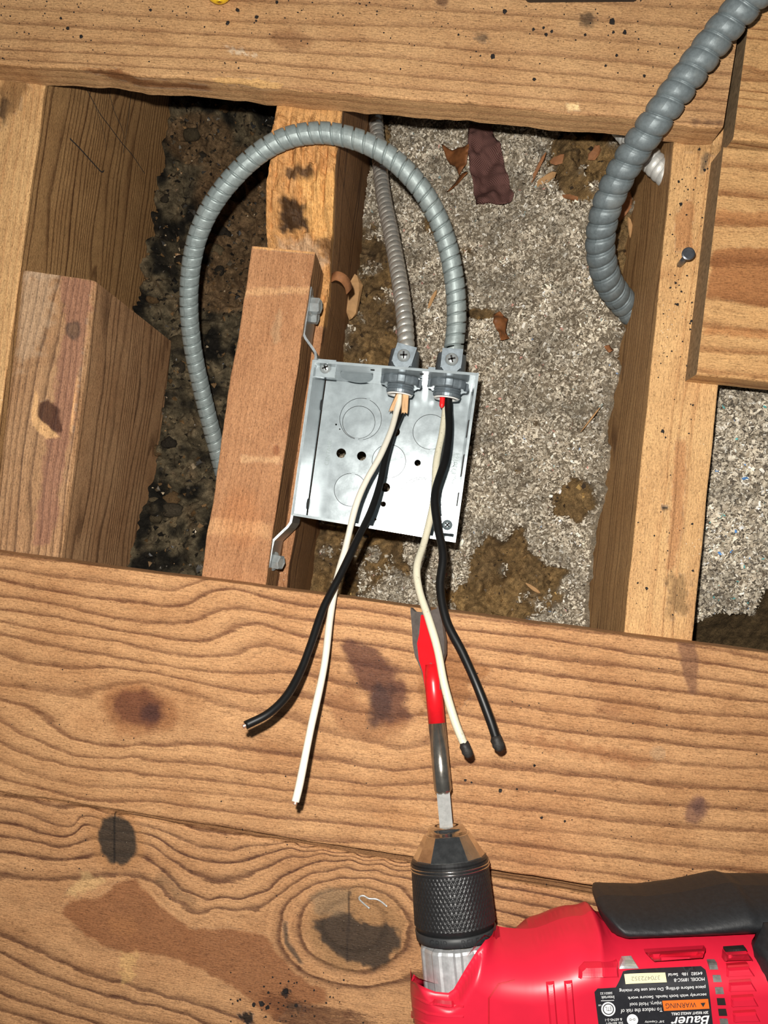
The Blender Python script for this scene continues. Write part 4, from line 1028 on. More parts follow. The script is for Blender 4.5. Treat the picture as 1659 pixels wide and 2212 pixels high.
# ------------------------------------------------------------------ cable connectors
up_box = nrm((bTL - bBL) + (bTR - bBR))
def connector(t, tw, label):
    o = bTL + (bTR - bTL) * t; o = o.copy(); o[2] = -.0455
    root = empty('cable_connector', (o[0], o[1], -.058), label, 'connector')
    a = -up_box                                                 # into the box
    th = []
    for k in range(6): th += [(.0016 + k * .0016, .0082), (.0024 + k * .0016, .0089)]
    V, f = lathe(o, a, [(0, .0089)] + th + [(.0122, .0084), (.0123, .0062), (.006, .0060)], 36, caps=False)
    mesh_obj('threaded_neck', V, f, MT['zinc'], root)
    V, f = lathe(o + a * .0125, a, [(0, .0082), (.0006, .0080), (.0006, .0058), (-.006, .0054)], 36, caps=False); mesh_obj('throat_ring', V, f, MT['throat'], root, True)
    lob = lambda tt, r, ang: r + .0016 * (np.cos(ang * 8) > .35)
    V, f = lathe(o, a, [(.0018, .0085), (.0018, .0112), (.0026, .0118), (.0064, .0118), (.0072, .0110), (.0072, .0088)], 96, caps=False, rfun=lambda tt, r, ang: r + (.0013 if r > .0105 else 0) * (np.cos(ang * 8 + .4) > .1))
    mesh_obj('locknut', V, f, MT['zinc'], root)
    V, f = lathe(o, -a, [(0, .0118), (.0022, .0118), (.0026, .0100), (.0150, .0092), (.0156, .0082)], 36); mesh_obj('body', V, f, MT['zinc'], root, True)
    # clamp saddle with its screw on top
    x = np.array([d_top[0], d_top[1], 0]); y = np.array([up_box[0], up_box[1], 0]); cs, sn = math.cos(tw), math.sin(tw)
    x, y = x * cs + y * sn, y * cs - x * sn
    c = o - a * .0095; c = c + np.array([0, 0, .0125])
    out = [(-.0064, .0070), (.0064, .0070), (.0064, -.0022)] + [(.0064 * math.cos(t_), -.0022 - .0062 * math.sin(t_)) for t_ in np.linspace(.2, math.pi - .2, 9)] + [(-.0064, -.0022)]
    pts = [c + x * u_ + y * v_ for u_, v_ in out]
    cl = mesh_obj('clamp', *prism_vf([q[:2] for q in pts], c[2] - .0030, c[2]), MT['zinc'], root)
    for s_ in (-1, 1):
        m = c + x * s_ * .0056 + np.array([0, 0, -.0065]) + y * .001
        mesh_obj('clamp_leg', *box_vf(m, x * .0008, y * .0058, (0, 0, .0048)), MT['zinc'], cl)
    phillips(c + np.array([0, 0, .0003]), .0041, (0, 0, 1), MT['screw'], cl, rot=.3 + tw)
    mesh_obj('side_lug', *box_vf(o - a * .003 + x * (.0115 if tw < 0 else -.0115), x * .0022, y * .0025, (0, 0, .006)), MT['zinc'], root)
    return o, a
o1, a1 = connector(.535, -.18, 'left cast zinc connector clamping the shiny thin conduit to the box')
o2, a2 = connector(.828, .02, 'right cast zinc connector clamping the looping grey conduit to the box')

# ------------------------------------------------------------------ wires
def wire(ctrl, r, mat, label, tip=None):
    p = pix3(ctrl); root = empty('wire', tuple(p[-1] - np.array([0, 0, r])), label, 'wire')
    V, f = tube_vf(p, r, 16, .0012, rf=lambda s, L: np.full(len(s), r) * (1 + .03 * np.sin(s * 160)))
    mesh_obj('insulation_jacket', V, f, mat, root, True)
    d = nrm(p[-1] - p[-2])
    if tip == 'copper':
        V, f = lathe(p[-1] - d * .0005, d, [(0, r * .55), (.0016, r * .55), (.0020, r * .4)], 14); mesh_obj('copper_end', V, f, MT['copper'], root)
    elif tip == 'tape':
        V, f = lathe(p[-1] - d * .003, d, [(0, r * 1.04), (.002, r * 1.25), (.005, r * 1.2), (.007, r * 1.0), (.008, r * .5)], 14, rfun=lambda t, rr, th: rr * (1 + .18 * np.sin(th * 3 + t * 900)))
        mesh_obj('taped_end', V, f, MT['char'], root, True)
    return root
W1 = [(866, 845, -.0455), (862, 868, -.0445), (856, 890, -.042), (844, 932, -.034), (820, 987, -.024), (790, 1041, -.015), (768, 1095, -.008), (746, 1185, .001), (728, 1250, .009), (713, 1335, .021), (700, 1440, .036), (672, 1570, .053), (648, 1690, .064), (638, 1732, .067)]
B1 = [(874, 848, -.048), (870, 880, -.047), (852, 925, -.041), (833, 985, -.031), (822, 1040, -.022), (803, 1100, -.010), (772, 1165, .004), (736, 1240, .017), (700, 1310, .028), (672, 1390, .040), (650, 1448, .049), (620, 1502, .059), (580, 1541, .067), (530, 1567, .072)]
W2 = [(963, 850, -.048), (962, 885, -.047), (955, 935, -.041), (942, 1003, -.032), (936, 1085, -.021), (918, 1165, -.008), (901, 1222, .005), (905, 1272, .014), (927, 1340, .026), (945, 1402, .033), (960, 1480, .039), (982, 1556, .043), (1006, 1616, .045)]
B2 = [(968, 848, -.046), (969, 880, -.044), (970, 930, -.036), (962, 990, -.026), (940, 1065, -.012), (945, 1135, -.002), (957, 1200, .007), (951, 1268, .014), (964, 1340, .022), (999, 1410, .029), (1030, 1480, .035), (1058, 1553, .039), (1074, 1602, .041)]
wire(W1, .0019, MT['wire_white'], 'clean white wire from the left connector, hanging lowest over the plank', 'copper')
wire(B1, .0021, MT['wire_black'], 'black wire from the left connector, its end curving to the left', 'copper')
wire(W2, .0021, MT['wire_cream'], 'dirty cream wire from the right connector crossing the red spade bit', 'tape')
wire(B2, .0024, MT['wire_black'], 'thick black wire from the right connector bending right over the plank', 'tape')

# kraft paper sleeve and red bushing in the connector mouths
def paper(c0, c1, w0, w1, z0, z1, sag, name='paper_fold'):
    n, m = 10, 8; V = []
    for i in range(n):
        t = i / (n - 1)
        for j in range(m):
            s = j / (m - 1) - .5
            px = c0[0] + (c1[0] - c0[0]) * t + s * (w0 + (w1 - w0) * t); py = c0[1] + (c1[1] - c0[1]) * t + (2.5 * math.sin(j * 2.3 + 1) * (t > .9))
            V.append(P(px, py, z0 + (z1 - z0) * t + sag * (1 - 4 * s * s) + .0008 * math.sin(s * 18 + 2 * t)))
    return np.array(V), grid_faces(n, m).tolist()
sl = empty('paper_sleeve', tuple(P(866, 880, -.047)), 'torn brown kraft paper sleeve sticking out of the left connector', 'paper sleeve')
for (a_, b_, w0, w1, z0, z1, sg) in (((862, 850), (846, 888), 14, 13, -.046, -.0455, .002), ((876, 848), (874, 892), 16, 15, -.0435, -.041, .0025), ((866, 850), (860, 886), 10, 9, -.0475, -.047, .001)):
    V, f = paper(a_, b_, w0, w1, z0, z1, sg); pf = mesh_obj('paper_fold', V, f, MT['kraft'], sl, True)
    md = pf.modifiers.new('thick', 'SOLIDIFY'); md.thickness = .0003
V, f = tube_vf(pix3([(957, 846, -.0435), (956, 858, -.043), (955, 870, -.0425), (954, 881, -.042)]), .0017, 12, .0008, rf=lambda s, L: .0017 * np.sqrt(np.clip((L * 1.02 - s) / (.15 * L), .15, 1)))
bs = mesh_obj('bushing', V, f, MT['bush'], None, True); tag(bs, 'red plastic anti-short bushing tab in the right connector mouth', 'bushing')

# ------------------------------------------------------------------ spade bit and drill
AX0 = P(989, 2060, .040); AX1 = P(929, 1400, .0125); ax = nrm(AX1 - AX0); _, axu, axw = frame_from(ax)
def t_at(py, r=0.0):
    lo, hi = -.15, .35
    for _ in range(50):
        m = (lo + hi) / 2; y = PIX(AX0 + ax * m + axu * r)[1]
        if y > py: lo = m
        else: hi = m
    return (lo + hi) / 2
bit = empty('spade_bit', tuple(AX0 + ax * t_at(1500) - np.array([0, 0, .006])), 'red spade drill bit with worn grey blade, fitted in the drill chuck', 'drill bit')
V, f = lathe(AX0, ax, [(t_at(1835), .0040), (t_at(1712), .0040), (t_at(1704), .0036)], 6); mesh_obj('hex_shank', V, f, MT['hex'], bit)
V, f = lathe(AX0, ax, [(t_at(1714), .0036), (t_at(1706), .0047), (t_at(1562), .0047)], 28); mesh_obj('shaft', V, f, MT['shaft'], bit, True)
ph = math.radians(28); bw = axw * math.cos(ph) + axu * math.sin(ph) * 1.0
if np.dot(bw, P(1000, 1400, 0) - P(900, 1400, 0)) < 0: bw = -bw
bw = nrm(bw - 0 * ax); bn_ = np.cross(ax, bw); bn_ = bn_ if bn_[2] > 0 else -bn_
tb = t_at(1475)
V, f = lathe(AX0, ax, [(t_at(1562), .0047), (t_at(1490), .0047), (tb, .0046), (tb + .010, .0034)], 28, rfun=None); mesh_obj('painted_shaft', V, f, MT['bit_red'], bit, True)
def blade(ol, th, off, mat, name):
    q = [AX0 + ax * (tb + s) + bw * w for s, w in ol]; n = len(q)
    V = [p + bn_ * (off + th) for p in q] + [p + bn_ * (off - th) for p in q]
    Fc = [tuple(range(n)), tuple(range(n, 2 * n))[::-1]] + [(i, n + i, n + (i + 1) % n, (i + 1) % n) for i in range(n)]
    return mesh_obj(name, V, Fc, mat, bit)
LB = t_at(1312) - tb
half = [(-.004, .0046), (.006, .0056), (.012, .0078), (.015, .0092), (.022, .0100), (LB - .012, .0096), (LB - .001, .0096), (LB + .001, .0093), (LB - .0015, .0070), (LB - .0025, .0024), (LB + .004, .0004)]
ol = half + [(s, -w) for s, w in half[::-1]]
blade(ol, .0014, 0, MT['bit_grey'], 'blade')
rd = [(-.004, -.0044), (-.004, .0044), (.006, .0050), (.013, .0072), (.022, .0070), (LB - .014, .0040), (LB - .004, .0012), (LB - .004, -.0030), (LB - .014, -.0050), (.022, -.0070), (.013, -.0068), (.006, -.0050)]
blade(rd, .0016, 0.0001, MT['bit_red'], 'painted_face')
v, f, ext = text_mesh('3'); 
for ch, s0 in (('3', .0095), ('_', .0080), ('4', .0058)):
    v, f, ext = text_mesh(ch) if ch != '_' else (np.array([(-.5, -.06), (.5, -.06), (.5, .06), (-.5, .06)]), [(0, 1, 2, 3)], np.array([1, .12]))
    k = .0026 / (ext[1] if ch != '_' else 1.0)
    q = [AX0 + ax * (tb + s0 + y * k) + bw * (x * k + .0005) + bn_ * .00178 for x, y in v]
    mesh_obj('size_mark', q, f, MT['bit_grey'], bit)

drill = empty('power_drill', tuple(P(1300, 2140, 0.0)), 'red right-angle power drill with black chuck lying on its side at the bottom right', 'drill')
# chuck
tt = lambda y, r: t_at(y, r)
chk = None
V, f = lathe(AX0, ax, [(tt(2035, .0155), .0150), (tt(2052, .0185) + .0005, .0185), (tt(2050, .0205), .0203), (tt(2030, .0205), .0207), (tt(2028, .0205), .0200)], 64); chk = mesh_obj('chuck', V, f, MT['black_plastic'], drill, True)
V, f = lathe(AX0, ax, [(tt(2032, .02), .0200), (tt(2016, .02), .0203), (tt(2014, .02), .0206)], 64); mesh_obj('sleeve_base', V, f, MT['black_metal'], chk, True)
t0k, t1k = tt(2016, .0207), tt(1897, .0203)
NK, MK = 300, 96; th = np.linspace(0, 2 * math.pi, NK, endpoint=False); tk = np.linspace(t0k, t1k, MK); R0 = np.linspace(.0206, .0199, MK)
per = 60; hel = 2 * math.pi * .0204 / per
ph1 = th[None, :] * per / 1 + (tk[:, None] - t0k) / hel * 2 * math.pi * .55; ph2 = th[None, :] * per - (tk[:, None] - t0k) / hel * 2 * math.pi * .55
rr = R0[:, None] + .00028 * np.minimum(np.abs(np.sin(ph1 / 2)), np.abs(np.sin(ph2 / 2)))
V = AX0 + ax * tk[:, None, None] + rr[..., None] * (np.cos(th)[None, :, None] * axu + np.sin(th)[None, :, None] * axw)
mesh_obj('knurled_sleeve', V.reshape(-1, 3), grid_faces(MK, NK, wrap_m=True), MT['black_metal'], chk)
pr = [(tt(1898, .02), .0199)]
for k in range(3): pr += [(tt(1896 - 7 * k, .02), .0203), (tt(1892 - 7 * k, .02), .0203), (tt(1891 - 7 * k, .02), .0196)]
pr += [(tt(1874, .0196), .0198), (tt(1868, .019), .0192)]
V, f = lathe(AX0, ax, pr, 64); mesh_obj('sleeve_rings', V, f, MT['black_metal'], chk, False)
for k in range(2):
    V, f = lathe(AX0, ax, [(tt(1893.5 - 7 * k, .0204), .0203), (tt(1892 - 7 * k, .0204), .0206), (tt(1890.5 - 7 * k, .0204), .0203)], 64); mesh_obj('bright_ring', V, f, MT['chrome'], chk, True)
V, f = lathe(AX0, ax, [(tt(1872, .019), .0190), (tt(1866, .019), .0187), (tt(1816, .0125), .0128), (tt(1811, .012), .0122)], 12); mesh_obj('nose_cone', V, f, MT['chrome'], chk)
tn = tt(1811, .012)
V, f = lathe(AX0, ax, [(tn - .002, .0122), (tn + .0002, .0118), (tn + .0004, .0105), (tn - .0006, .0102), (tn + .0030, .0098), (tn + .0042, .0085), (tn + .0040, .0048), (tn - .002, .0042)], 48); mesh_obj('nose_ring', V, f, MT['chrome'], chk, True)
# lettering round the release ring
v, f, ext = text_mesh('GRIP     RELEASE'); k = .0033 / ext[1]
tm = (tt(2050, .0205) + tt(2030, .0205)) / 2; sgn = 1.0 if np.dot(axw, P(1100, 2000, 0) - P(900, 2000, 0)) > 0 else -1.0
an = v[:, 0] * k / .0207 * sgn + .12 * sgn
q = AX0 + ax * (tm + v[:, 1] * k)[:, None] + .02078 * (np.cos(an)[:, None] * axu + np.sin(an)[:, None] * axw)
mesh_obj('ring_lettering', q, f, MT['rubber'], chk)
# cast gear collar
V, f = lathe(AX0, ax, [(tt(2150, .0185), .0182), (tt(2066, .0185), .0184), (tt(2060, .0185), .0178), (tt(2050, .016), .0150)], 96, rfun=lambda t, r, th: r + .0007 * (np.cos(th * 10) > .4)); mesh_obj('gear_collar', V, f, MT['alu'], drill)
V, f = lathe(AX0, ax, [(tt(2062, .016), .0158), (tt(2052, .016), .0160), (tt(2048, .016), .0150)], 48); mesh_obj('neck_ring', V, f, MT['shaft'], drill, True)


def densify(poly, step):
    out = []
    for i in range(len(poly)):
        a = np.array(poly[i]); b = np.array(poly[(i + 1) % len(poly)]); n = max(1, int(np.linalg.norm(b - a) / step))
        out += [tuple(a + (b - a) * k / n) for k in range(n)]
    return out


def rnd(poly, it=2):
    q = np.array(poly, float)
    for _ in range(it):
        nx = np.roll(q, -1, axis=0); q = np.stack([q * .75 + nx * .25, q * .25 + nx * .75], 1).reshape(-1, 2)
    return q


def pillow(name, outline, zfun, zmid, zbot, step, mat, parent, rb=.012, under=None):
    """closed moulded shell over an outline; zfun(x, y) is the height of its upper skin"""
    b = densify([tuple(p) for p in outline], step); b_ = np.array(b)
    X, Y = area_grid(b_.min(0), b_.max(0), step); s = poly_sd(X, Y, outline); m = s > step * .6
    v, f = cdt(np.stack([X[m], Y[m]], -1), [b]); c = v[f].mean(axis=1); f = f[poly_sd(c[:, 0], c[:, 1], outline) > 0]
    z = zfun(v[:, 0], v[:, 1]); d = np.maximum(poly_sd(v[:, 0], v[:, 1], outline), 0)
    zl_ = zmid - (zmid - zbot) * np.sqrt(1 - (1 - np.clip(d / rb, 0, 1)) ** 2)
    if under is not None: zl_ = np.maximum(zl_, under(v[:, 0], v[:, 1]))
    zl_ = np.minimum(zl_, z)
    n = len(v); V = np.vstack([np.column_stack([v, z]), np.column_stack([v, zl_])])
    e = f[:, ::-1] + n
    return mesh_obj(name, V, np.vstack([f, e]), mat, parent, True)


ZM = .038
OUT = [(886, 2118), (893, 2112), (905, 2121), (940, 2132), (968, 2134), (979, 2126), (1006, 2080), (1028, 2046), (1048, 2026), (1072, 2012), (1068, 1999), (1095, 2004), (1140, 2007), (1170, 2001), (1200, 1987), (1235, 1978), (1262, 1978), (1274, 1966), (1286, 1970), (1300, 1990), (1325, 1997), (1500, 1990), (1700, 1981), (1860, 1980), (1860, 2330), (1400, 2335), (1050, 2330), (950, 2290), (905, 2230), (886, 2165)]
OUTZ = np.array([.050] + [.060] * 8 + [.050] + [ZM] * (len(OUT) - 10))
outw = P(np.array(OUT)[:, 0], np.array(OUT)[:, 1], OUTZ)[:, :2]
hard = outw[0:10]; 
def seg_d(x, y, pl):
    d = np.full(np.shape(x), 1e9)
    for i in range(len(pl) - 1):
        (x0, y0), (x1, y1) = pl[i], pl[i + 1]; ex, ey = x1 - x0, y1 - y0; t = np.clip(((x - x0) * ex + (y - y0) * ey) / (ex * ex + ey * ey), 0, 1)
        d = np.minimum(d, np.hypot(x - x0 - t * ex, y - y0 - t * ey))
    return d
soft = np.vstack([outw[9:], outw[:1]])
for _ in range(2):                                             # round the corners of the moulded outline
    soft = np.vstack([soft[:1], np.stack([soft[:-1] * .75 + soft[1:] * .25, soft[:-1] * .25 + soft[1:] * .75], 1).reshape(-1, 2), soft[-1:]])
hardp = outw[0:10]
outw = np.vstack([hardp[:-1], soft[:-1]])
outw = np.vstack([outw[1:], outw[:1]])
def arc(d, R): return np.sqrt(np.clip(1 - (1 - np.clip(d / R, 0, 1)) ** 2, 0, 1))
def fpoly(pts): return P(np.array(pts, float)[:, 0], np.array(pts, float)[:, 1], .070)[:, :2]
FEAT = [(fpoly([(1174, 2033), (1200, 2013), (1225, 2006), (1278, 2004), (1264, 2026), (1245, 2035)]), -.0022, .0016)]
VENT = [(1541, 2087), (1549, 2114), (1554, 2140), (1558, 2164), (1561, 2187), (1564, 2208)]
def smin(a, b, k=.09): return -k * np.log(np.exp(-a / k) + np.exp(-b / k) - np.exp(-(a + b) / k) * .0)
def hbody(x, y):
    ds = seg_d(x, y, soft); dh = seg_d(x, y, hardp)
    z = ZM + .0335 * np.minimum(1.0, smin(arc(ds, .021) * 1.06, np.maximum(arc(dh, .006), .72) * 1.06 + .02))
    for pl, amt, sf in FEAT:
        s = poly_sd(x, y, pl); z = z + amt * smooth01(s / sf + .5)
    return z
pillow('housing', outw, hbody, ZM, .004, .0011, MT['red'], drill, .02, lambda x, y: .057 - .053 * np.clip(seg_d(x, y, hardp) / .03, 0, 1))
def moulding(name, pts, h, mat, bev=.0007, sink=.003):
    """raised moulding that follows the housing, its edge chamfered"""
    d_ = np.array(densify([tuple(map(float, p)) for p in pts], 5)); c = d_.mean(axis=0); n = len(d_)
    e_ = np.roll(d_, -1, axis=0) - np.roll(d_, 1, axis=0); nn_ = np.stack([-e_[:, 1], e_[:, 0]], -1) / np.linalg.norm(e_, axis=1)[:, None]
    ar = np.sum(d_[:, 0] * np.roll(d_[:, 1], -1) - np.roll(d_[:, 0], -1) * d_[:, 1]); ins = d_ + nn_ * (1 if ar > 0 else -1) * max(bev * 4300, .01)
    X, Y = area_grid(ins.min(0), ins.max(0), 5.0); m_ = poly_sd(X, Y, ins) > 2.5
    v, f = cdt(np.stack([X[m_], Y[m_]], -1), [[tuple(p) for p in ins]]); cc = v[f].mean(axis=1); f = f[poly_sd(cc[:, 0], cc[:, 1], ins) > 0]
    top = surf_pt(v[:, 0], v[:, 1], hbody); top[:, 2] += h; nt = len(top)
    ri = surf_pt(ins[:, 0], ins[:, 1], hbody); ri[:, 2] += h; ro = surf_pt(d_[:, 0], d_[:, 1], hbody); ro[:, 2] += 0 if bev else h; rb_ = ro.copy(); rb_[:, 2] -= sink
    V = np.vstack([top, ri, ro, rb_]); F_ = [tuple(q) for q in f]
    for k0 in (nt, nt + n): F_ += [(k0 + i, k0 + (i + 1) % n, k0 + n + (i + 1) % n, k0 + n + i) for i in range(n)]
    return mesh_obj(name, V, F_, mat, drill)
moulding('panel_groove_shade', [(1054, 2240), (1054, 2156), (1076, 2124), (1112, 2116), (1112, 2118.5), (1078, 2127), (1058, 2157), (1058, 2240)], .00015, MT['red_dark'], 0)  # thin darker strip, painted shade of a groove that is not cut
for k in range(2):
    for j in range(4):                                              # two ribs round the housing
        ya, yb = 2119 + j * 32, 2119 + (j + 1) * 32 + .5
        f0 = lambda y: 1179 + 39 * k + (y - 2119) * .085
        if j == 0: moulding('rib', [(f0(2119), 2121 - 2 * k), (f0(2119) + 18, 2119 - 2 * k), (f0(2240) + 18, 2240), (f0(2240), 2240)], .0013, MT['red'], .0009)
moulding('raised_pad', [(1250, 2090), (1262, 2079), (1334, 2077), (1337, 2109), (1249, 2112)], .0026, MT['red'], .0014)
moulding('raised_bar', [(1394, 2057), (1525, 2049), (1518, 2069), (1413, 2077)], .0009, MT['red'], .0007)
for k, yy in enumerate((2066, 2100, 2132, 2165, 2198)):
    moulding('vent_slat', [(1566 + k * 4, yy - 9), (1612 + k * 5, yy - 12), (1626 + k * 4, yy + 7), (1564 + k * 5, yy + 9)], .0014, MT['red'])
    moulding('vent_gap_shade', [(1567 + k * 4, yy - 15), (1611 + k * 5, yy - 18), (1614 + k * 5, yy - 13), (1567 + k * 4, yy - 10)], .0002, MT['red_dark' if k else 'crumb_hole_shade'], 0)  # dark strips paint the shade between the slats
for k in range(3):                                                  # swept lines round the gear head
    y0_ = 2147 + 22 * k
    moulding('head_line', [(890 - k, y0_), (925, y0_ + 17), (965, y0_ + 23), (1002, y0_ + 24), (1002, y0_ + 29), (960, y0_ + 29), (920, y0_ + 23), (890 - k, y0_ + 7)], .0008, MT['red'], .0006)
for k, (vx, vy) in enumerate(VENT):
    moulding('vent', [(vx - 10, vy - 8), (vx + 7, vy - 8), (vx + 10, vy + 7), (vx - 8, vy + 7)], .0002, MT['vent_grey' if k in (0, 1, 2, 5) else 'crumb_hole_shade'], 0)  # flat tiles on the housing; the near-black ones paint the openings' shade
moulding('metal_insert', [(1337, 2091), (1345, 2071), (1366, 2070), (1379, 2090)], .0008, MT['alu'], 0)
# rubber grips
GO = [(1286, 1948), (1291, 1938), (1305, 1933), (1330, 1934), (1400, 1936), (1480, 1926), (1560, 1909), (1580, 1906), (1602, 1912), (1700, 1913), (1860, 1918), (1860, 1988), (1700, 1984), (1500, 1994), (1330, 2000), (1304, 1991), (1294, 1972)]
go = P(np.array(GO)[:, 0], np.array(GO)[:, 1], .036)[:, :2]
def hgrip(x, y): return .036 + .0255 * arc(np.maximum(poly_sd(x, y, go), 0), .010)
pillow('rubber_grip', go, hgrip, .036, .006, .0012, MT['rubber'], drill, .01)
RO = fpoly([(1668, 2012), (1642, 2066), (1650, 2118), (1676, 2175), (1900, 2175), (1900, 2012)])
def hrg(x, y): return .062 + .0125 * arc(np.maximum(poly_sd(x, y, RO), 0), .004)
pillow('rear_grip', RO, hrg, .062, .055, .0016, MT['rubber'], drill, .004)

# rating label, read upside down
LBL = [(1284, 2143), (1291, 2135), (1330, 2133), (1346, 2099), (1356, 2097), (1516, 2090), (1525, 2096), (1533, 2150), (1545, 2260), (1300, 2270)]
def hlab(x, y):
    ds = seg_d(x, y, soft); dh = seg_d(x, y, hardp); return ZM + .0335 * np.minimum(1.0, smin(arc(ds, .021) * 1.06, np.maximum(arc(dh, .006), .72) * 1.06 + .02)) + .00035
lq = surf_pt(np.array(LBL, float)[:, 0], np.array(LBL, float)[:, 1], hlab)[:, :2]
lab = pillow('rating_label', lq, hlab, .06, .055, .0012, MT['label'], drill, .001)
A180 = 177.5
def lt(s, c, w, mat='white_print', **k): return text_px(s, c, w, A180, hlab, MT[mat], lab, z0=.071, lift=.0006, **k)
def lquad(pts, mat, name, lift=.0003):
    q = surf_pt(np.array(pts, float)[:, 0], np.array(pts, float)[:, 1], hlab); b = densify([tuple(p[:2]) for p in q], .0015); bb = np.array(b); X, Y = area_grid(bb.min(0), bb.max(0), .0015); m_ = poly_sd(X, Y, b) > .0007; v, f = cdt(np.stack([X[m_], Y[m_]], -1), [b]); c = v[f].mean(axis=1); f = f[poly_sd(c[:, 0], c[:, 1], b) > 0]
    return mesh_obj(name, np.column_stack([v, hlab(v[:, 0], v[:, 1]) + lift]), f, MT[mat], lab)
lquad([(1348, 2104), (1437, 2101), (1440, 2121), (1351, 2125)], 'yellow_print', 'serial_panel')
lt('370472352', (1394, 2111.5), 62, 'grey_print', height=9)
lt('64582  18b', (1494, 2102), 44, height=6.5); lt('Serial', (1453, 2104), 21, height=6.5)
lt('MODEL 1895C-B', (1488, 2114.5), 66, height=7)
lt('piece before drilling. Do not use for mixing', (1430, 2134), 186, height=9)
lt('securely with both hands. Secure work', (1440, 2150), 170, height=8.5)
lquad([(1430, 2161), (1529, 2157), (1532, 2178), (1434, 2183)], 'orange_print', 'warning_panel')
lt('WARNING', (1470, 2170), 66, 'black_print', height=11)
lquad([(1523, 2164), (1512, 2165), (1518, 2174)], 'black_print', 'warning_triangle', .0006)
lt('injury, Hold tool', (1394, 2166), 68, height=10); lt('To reduce the risk of', (1385, 2181), 90, height=9)
lt('20V RIGHT ANGLE DRILL', (1489, 2187), 80, height=6, bold=.02)
lt('Bauer', (1490, 2204), 84, height=21, bold=.012, shear=.25)
lt('3/8" Capacity', (1413, 2205), 42, height=6); lt('& 60745-2-1', (1325, 2201), 36, height=5.5); lt('Std. 60745-1', (1327, 2209), 36, height=5.5)
lt('Intertek', (1312, 2153), 28, height=7); lt('5003132', (1309, 2144), 26, height=5); lt('us', (1295, 2170), 6, height=3)
lquad([(1298, 2160.5), (1326, 2159.5), (1326, 2160.7), (1298, 2161.7)], 'white_print', 'rule_line')
def ringpx(c, r1, r2, mat, name):
    cc = P(c[0], c[1], .0712)[:2]; s = F_PX / (H - .0712); v, f = cdt([], [circ(cc, r1 / s, 30)] + ([circ(cc, r2 / s, 30)] if r2 else [])); m = v[f].mean(axis=1); d = np.hypot(m[:, 0] - cc[0], m[:, 1] - cc[1]); f = f[d > (r2 / s if r2 else -1)]
    return mesh_obj(name, np.column_stack([v, hlab(v[:, 0], v[:, 1]) + .0004]), f, MT[mat], lab)
ringpx((1313, 2177), 14.5, 11.5, 'white_print', 'test_mark_ring'); ringpx((1313, 2177), 9.5, 0, 'white_print', 'test_mark_disc'); text_px('ETL', (1313, 2177), 13, A180, hlab, MT['black_print'], lab, z0=.071, lift=.0008, height=9)
ringpx((1365, 2200), 11.5, 0, 'white_print', 'eye_protection_mark'); text_px('o-o', (1365, 2200), 13, A180, hlab, MT['black_print'], lab, z0=.071, lift=.0008, height=5)

# ------------------------------------------------------------------ small things
def nail_at():
    b = P(1468, 572, ZJ); h = P(1487, 548, ZJ + .0175); root = empty('nail', tuple(b), 'steel nail standing half driven in the right joist', 'nail'); d = nrm(h - b); L = np.linalg.norm(h - b)
    V, f = lathe(b - d * .008, d, [(0, .0017), (.008 + L - .0008, .0017)], 16); mesh_obj('shank', V, f, MT['nail'], root, True)
    V, f = lathe(b + d * (L - .001), d, [(0, .0030), (.0004, .0037), (.0012, .0037), (.0016, .0030)], 24); mesh_obj('head', V, f, MT['nail'], root)
nail_at()
st_ = [(798, 1962), (786, 1952), (776, 1942), (778, 1936), (786, 1935), (797, 1941), (812, 1942), (824, 1948), (836, 1958)]
V, f = tube_vf(pix3([(x, y, .0012) for x, y in st_]), .0005, 8, .0008); o = mesh_obj('staple', V, f, MT['hex'], None, True); tag(o, 'thin bent wire staple lying on the dark knot of the lower plank', 'staple')

def sheet(name, pts, z_of, mat, label, cat, bend=.003, step=.0018, seed=0, group=None, zr=-.13):
    q = P(np.array(pts, float)[:, 0], np.array(pts, float)[:, 1], zr)[:, :2]; b = densify([tuple(p) for p in q], step); bb = np.array(b); X, Y = area_grid(bb.min(0), bb.max(0), step); m = poly_sd(X, Y, b) > step * .5
    v, f = cdt(np.stack([X[m], Y[m]], -1), [b]); c = v[f].mean(axis=1); f = f[poly_sd(c[:, 0], c[:, 1], b) > 0]
    z = z_of(v[:, 0], v[:, 1]) + (fbm(v[:, 0] * 120 + seed, v[:, 1] * 120, 2, 1) - .3) * bend
    w = np.column_stack([v * 1000, np.zeros(len(v))])
    o = mesh_obj(name, np.column_stack([v, z]), f, mat, None, True, {'wood': ('FLOAT_VECTOR', w)})
    md = o.modifiers.new('thick', 'SOLIDIFY'); md.thickness = .0005; return tag(o, label, cat, group)
def smooth_top(x, y):
    m = x * 1000, y * 1000; return zc0(x, y) + (fbm(m[0] / 15, m[1] / 15, 3, 1) - .5) * .034 + .0105
sheet('cloth_strip', [(1012, 272), (1060, 268), (1078, 330), (1104, 440), (1100, 452), (1040, 462), (1026, 455), (1022, 400), (1008, 330)], smooth_top, MT['cloth'], 'burgundy woven cloth strip lying on the grey insulation', 'cloth', .003, .002, 1, None, -.135)
sheet('leaf', [(955, 285), (975, 300), (1012, 318), (1008, 350), (992, 372), (985, 350), (965, 318)], smooth_top, MT['leaf'], 'brown dry leaf scrap left of the burgundy cloth strip', 'leaf', .006, .0016, 2)
sheet('leaf', [(966, 392), (985, 378), (1006, 366), (1010, 374), (992, 388)], smooth_top, MT['leaf'], 'small dark leaf scrap touching the burgundy cloth strip', 'leaf', .004, .0016, 3)
sheet('leaf', [(1066, 680), (1078, 676), (1096, 692), (1092, 715), (1098, 735), (1080, 742), (1072, 720), (1062, 704)], smooth_top, MT['leaf'], 'orange-brown leaf scrap on the insulation right of the looping conduit', 'leaf', .005, .0014, 4, None, -.125)
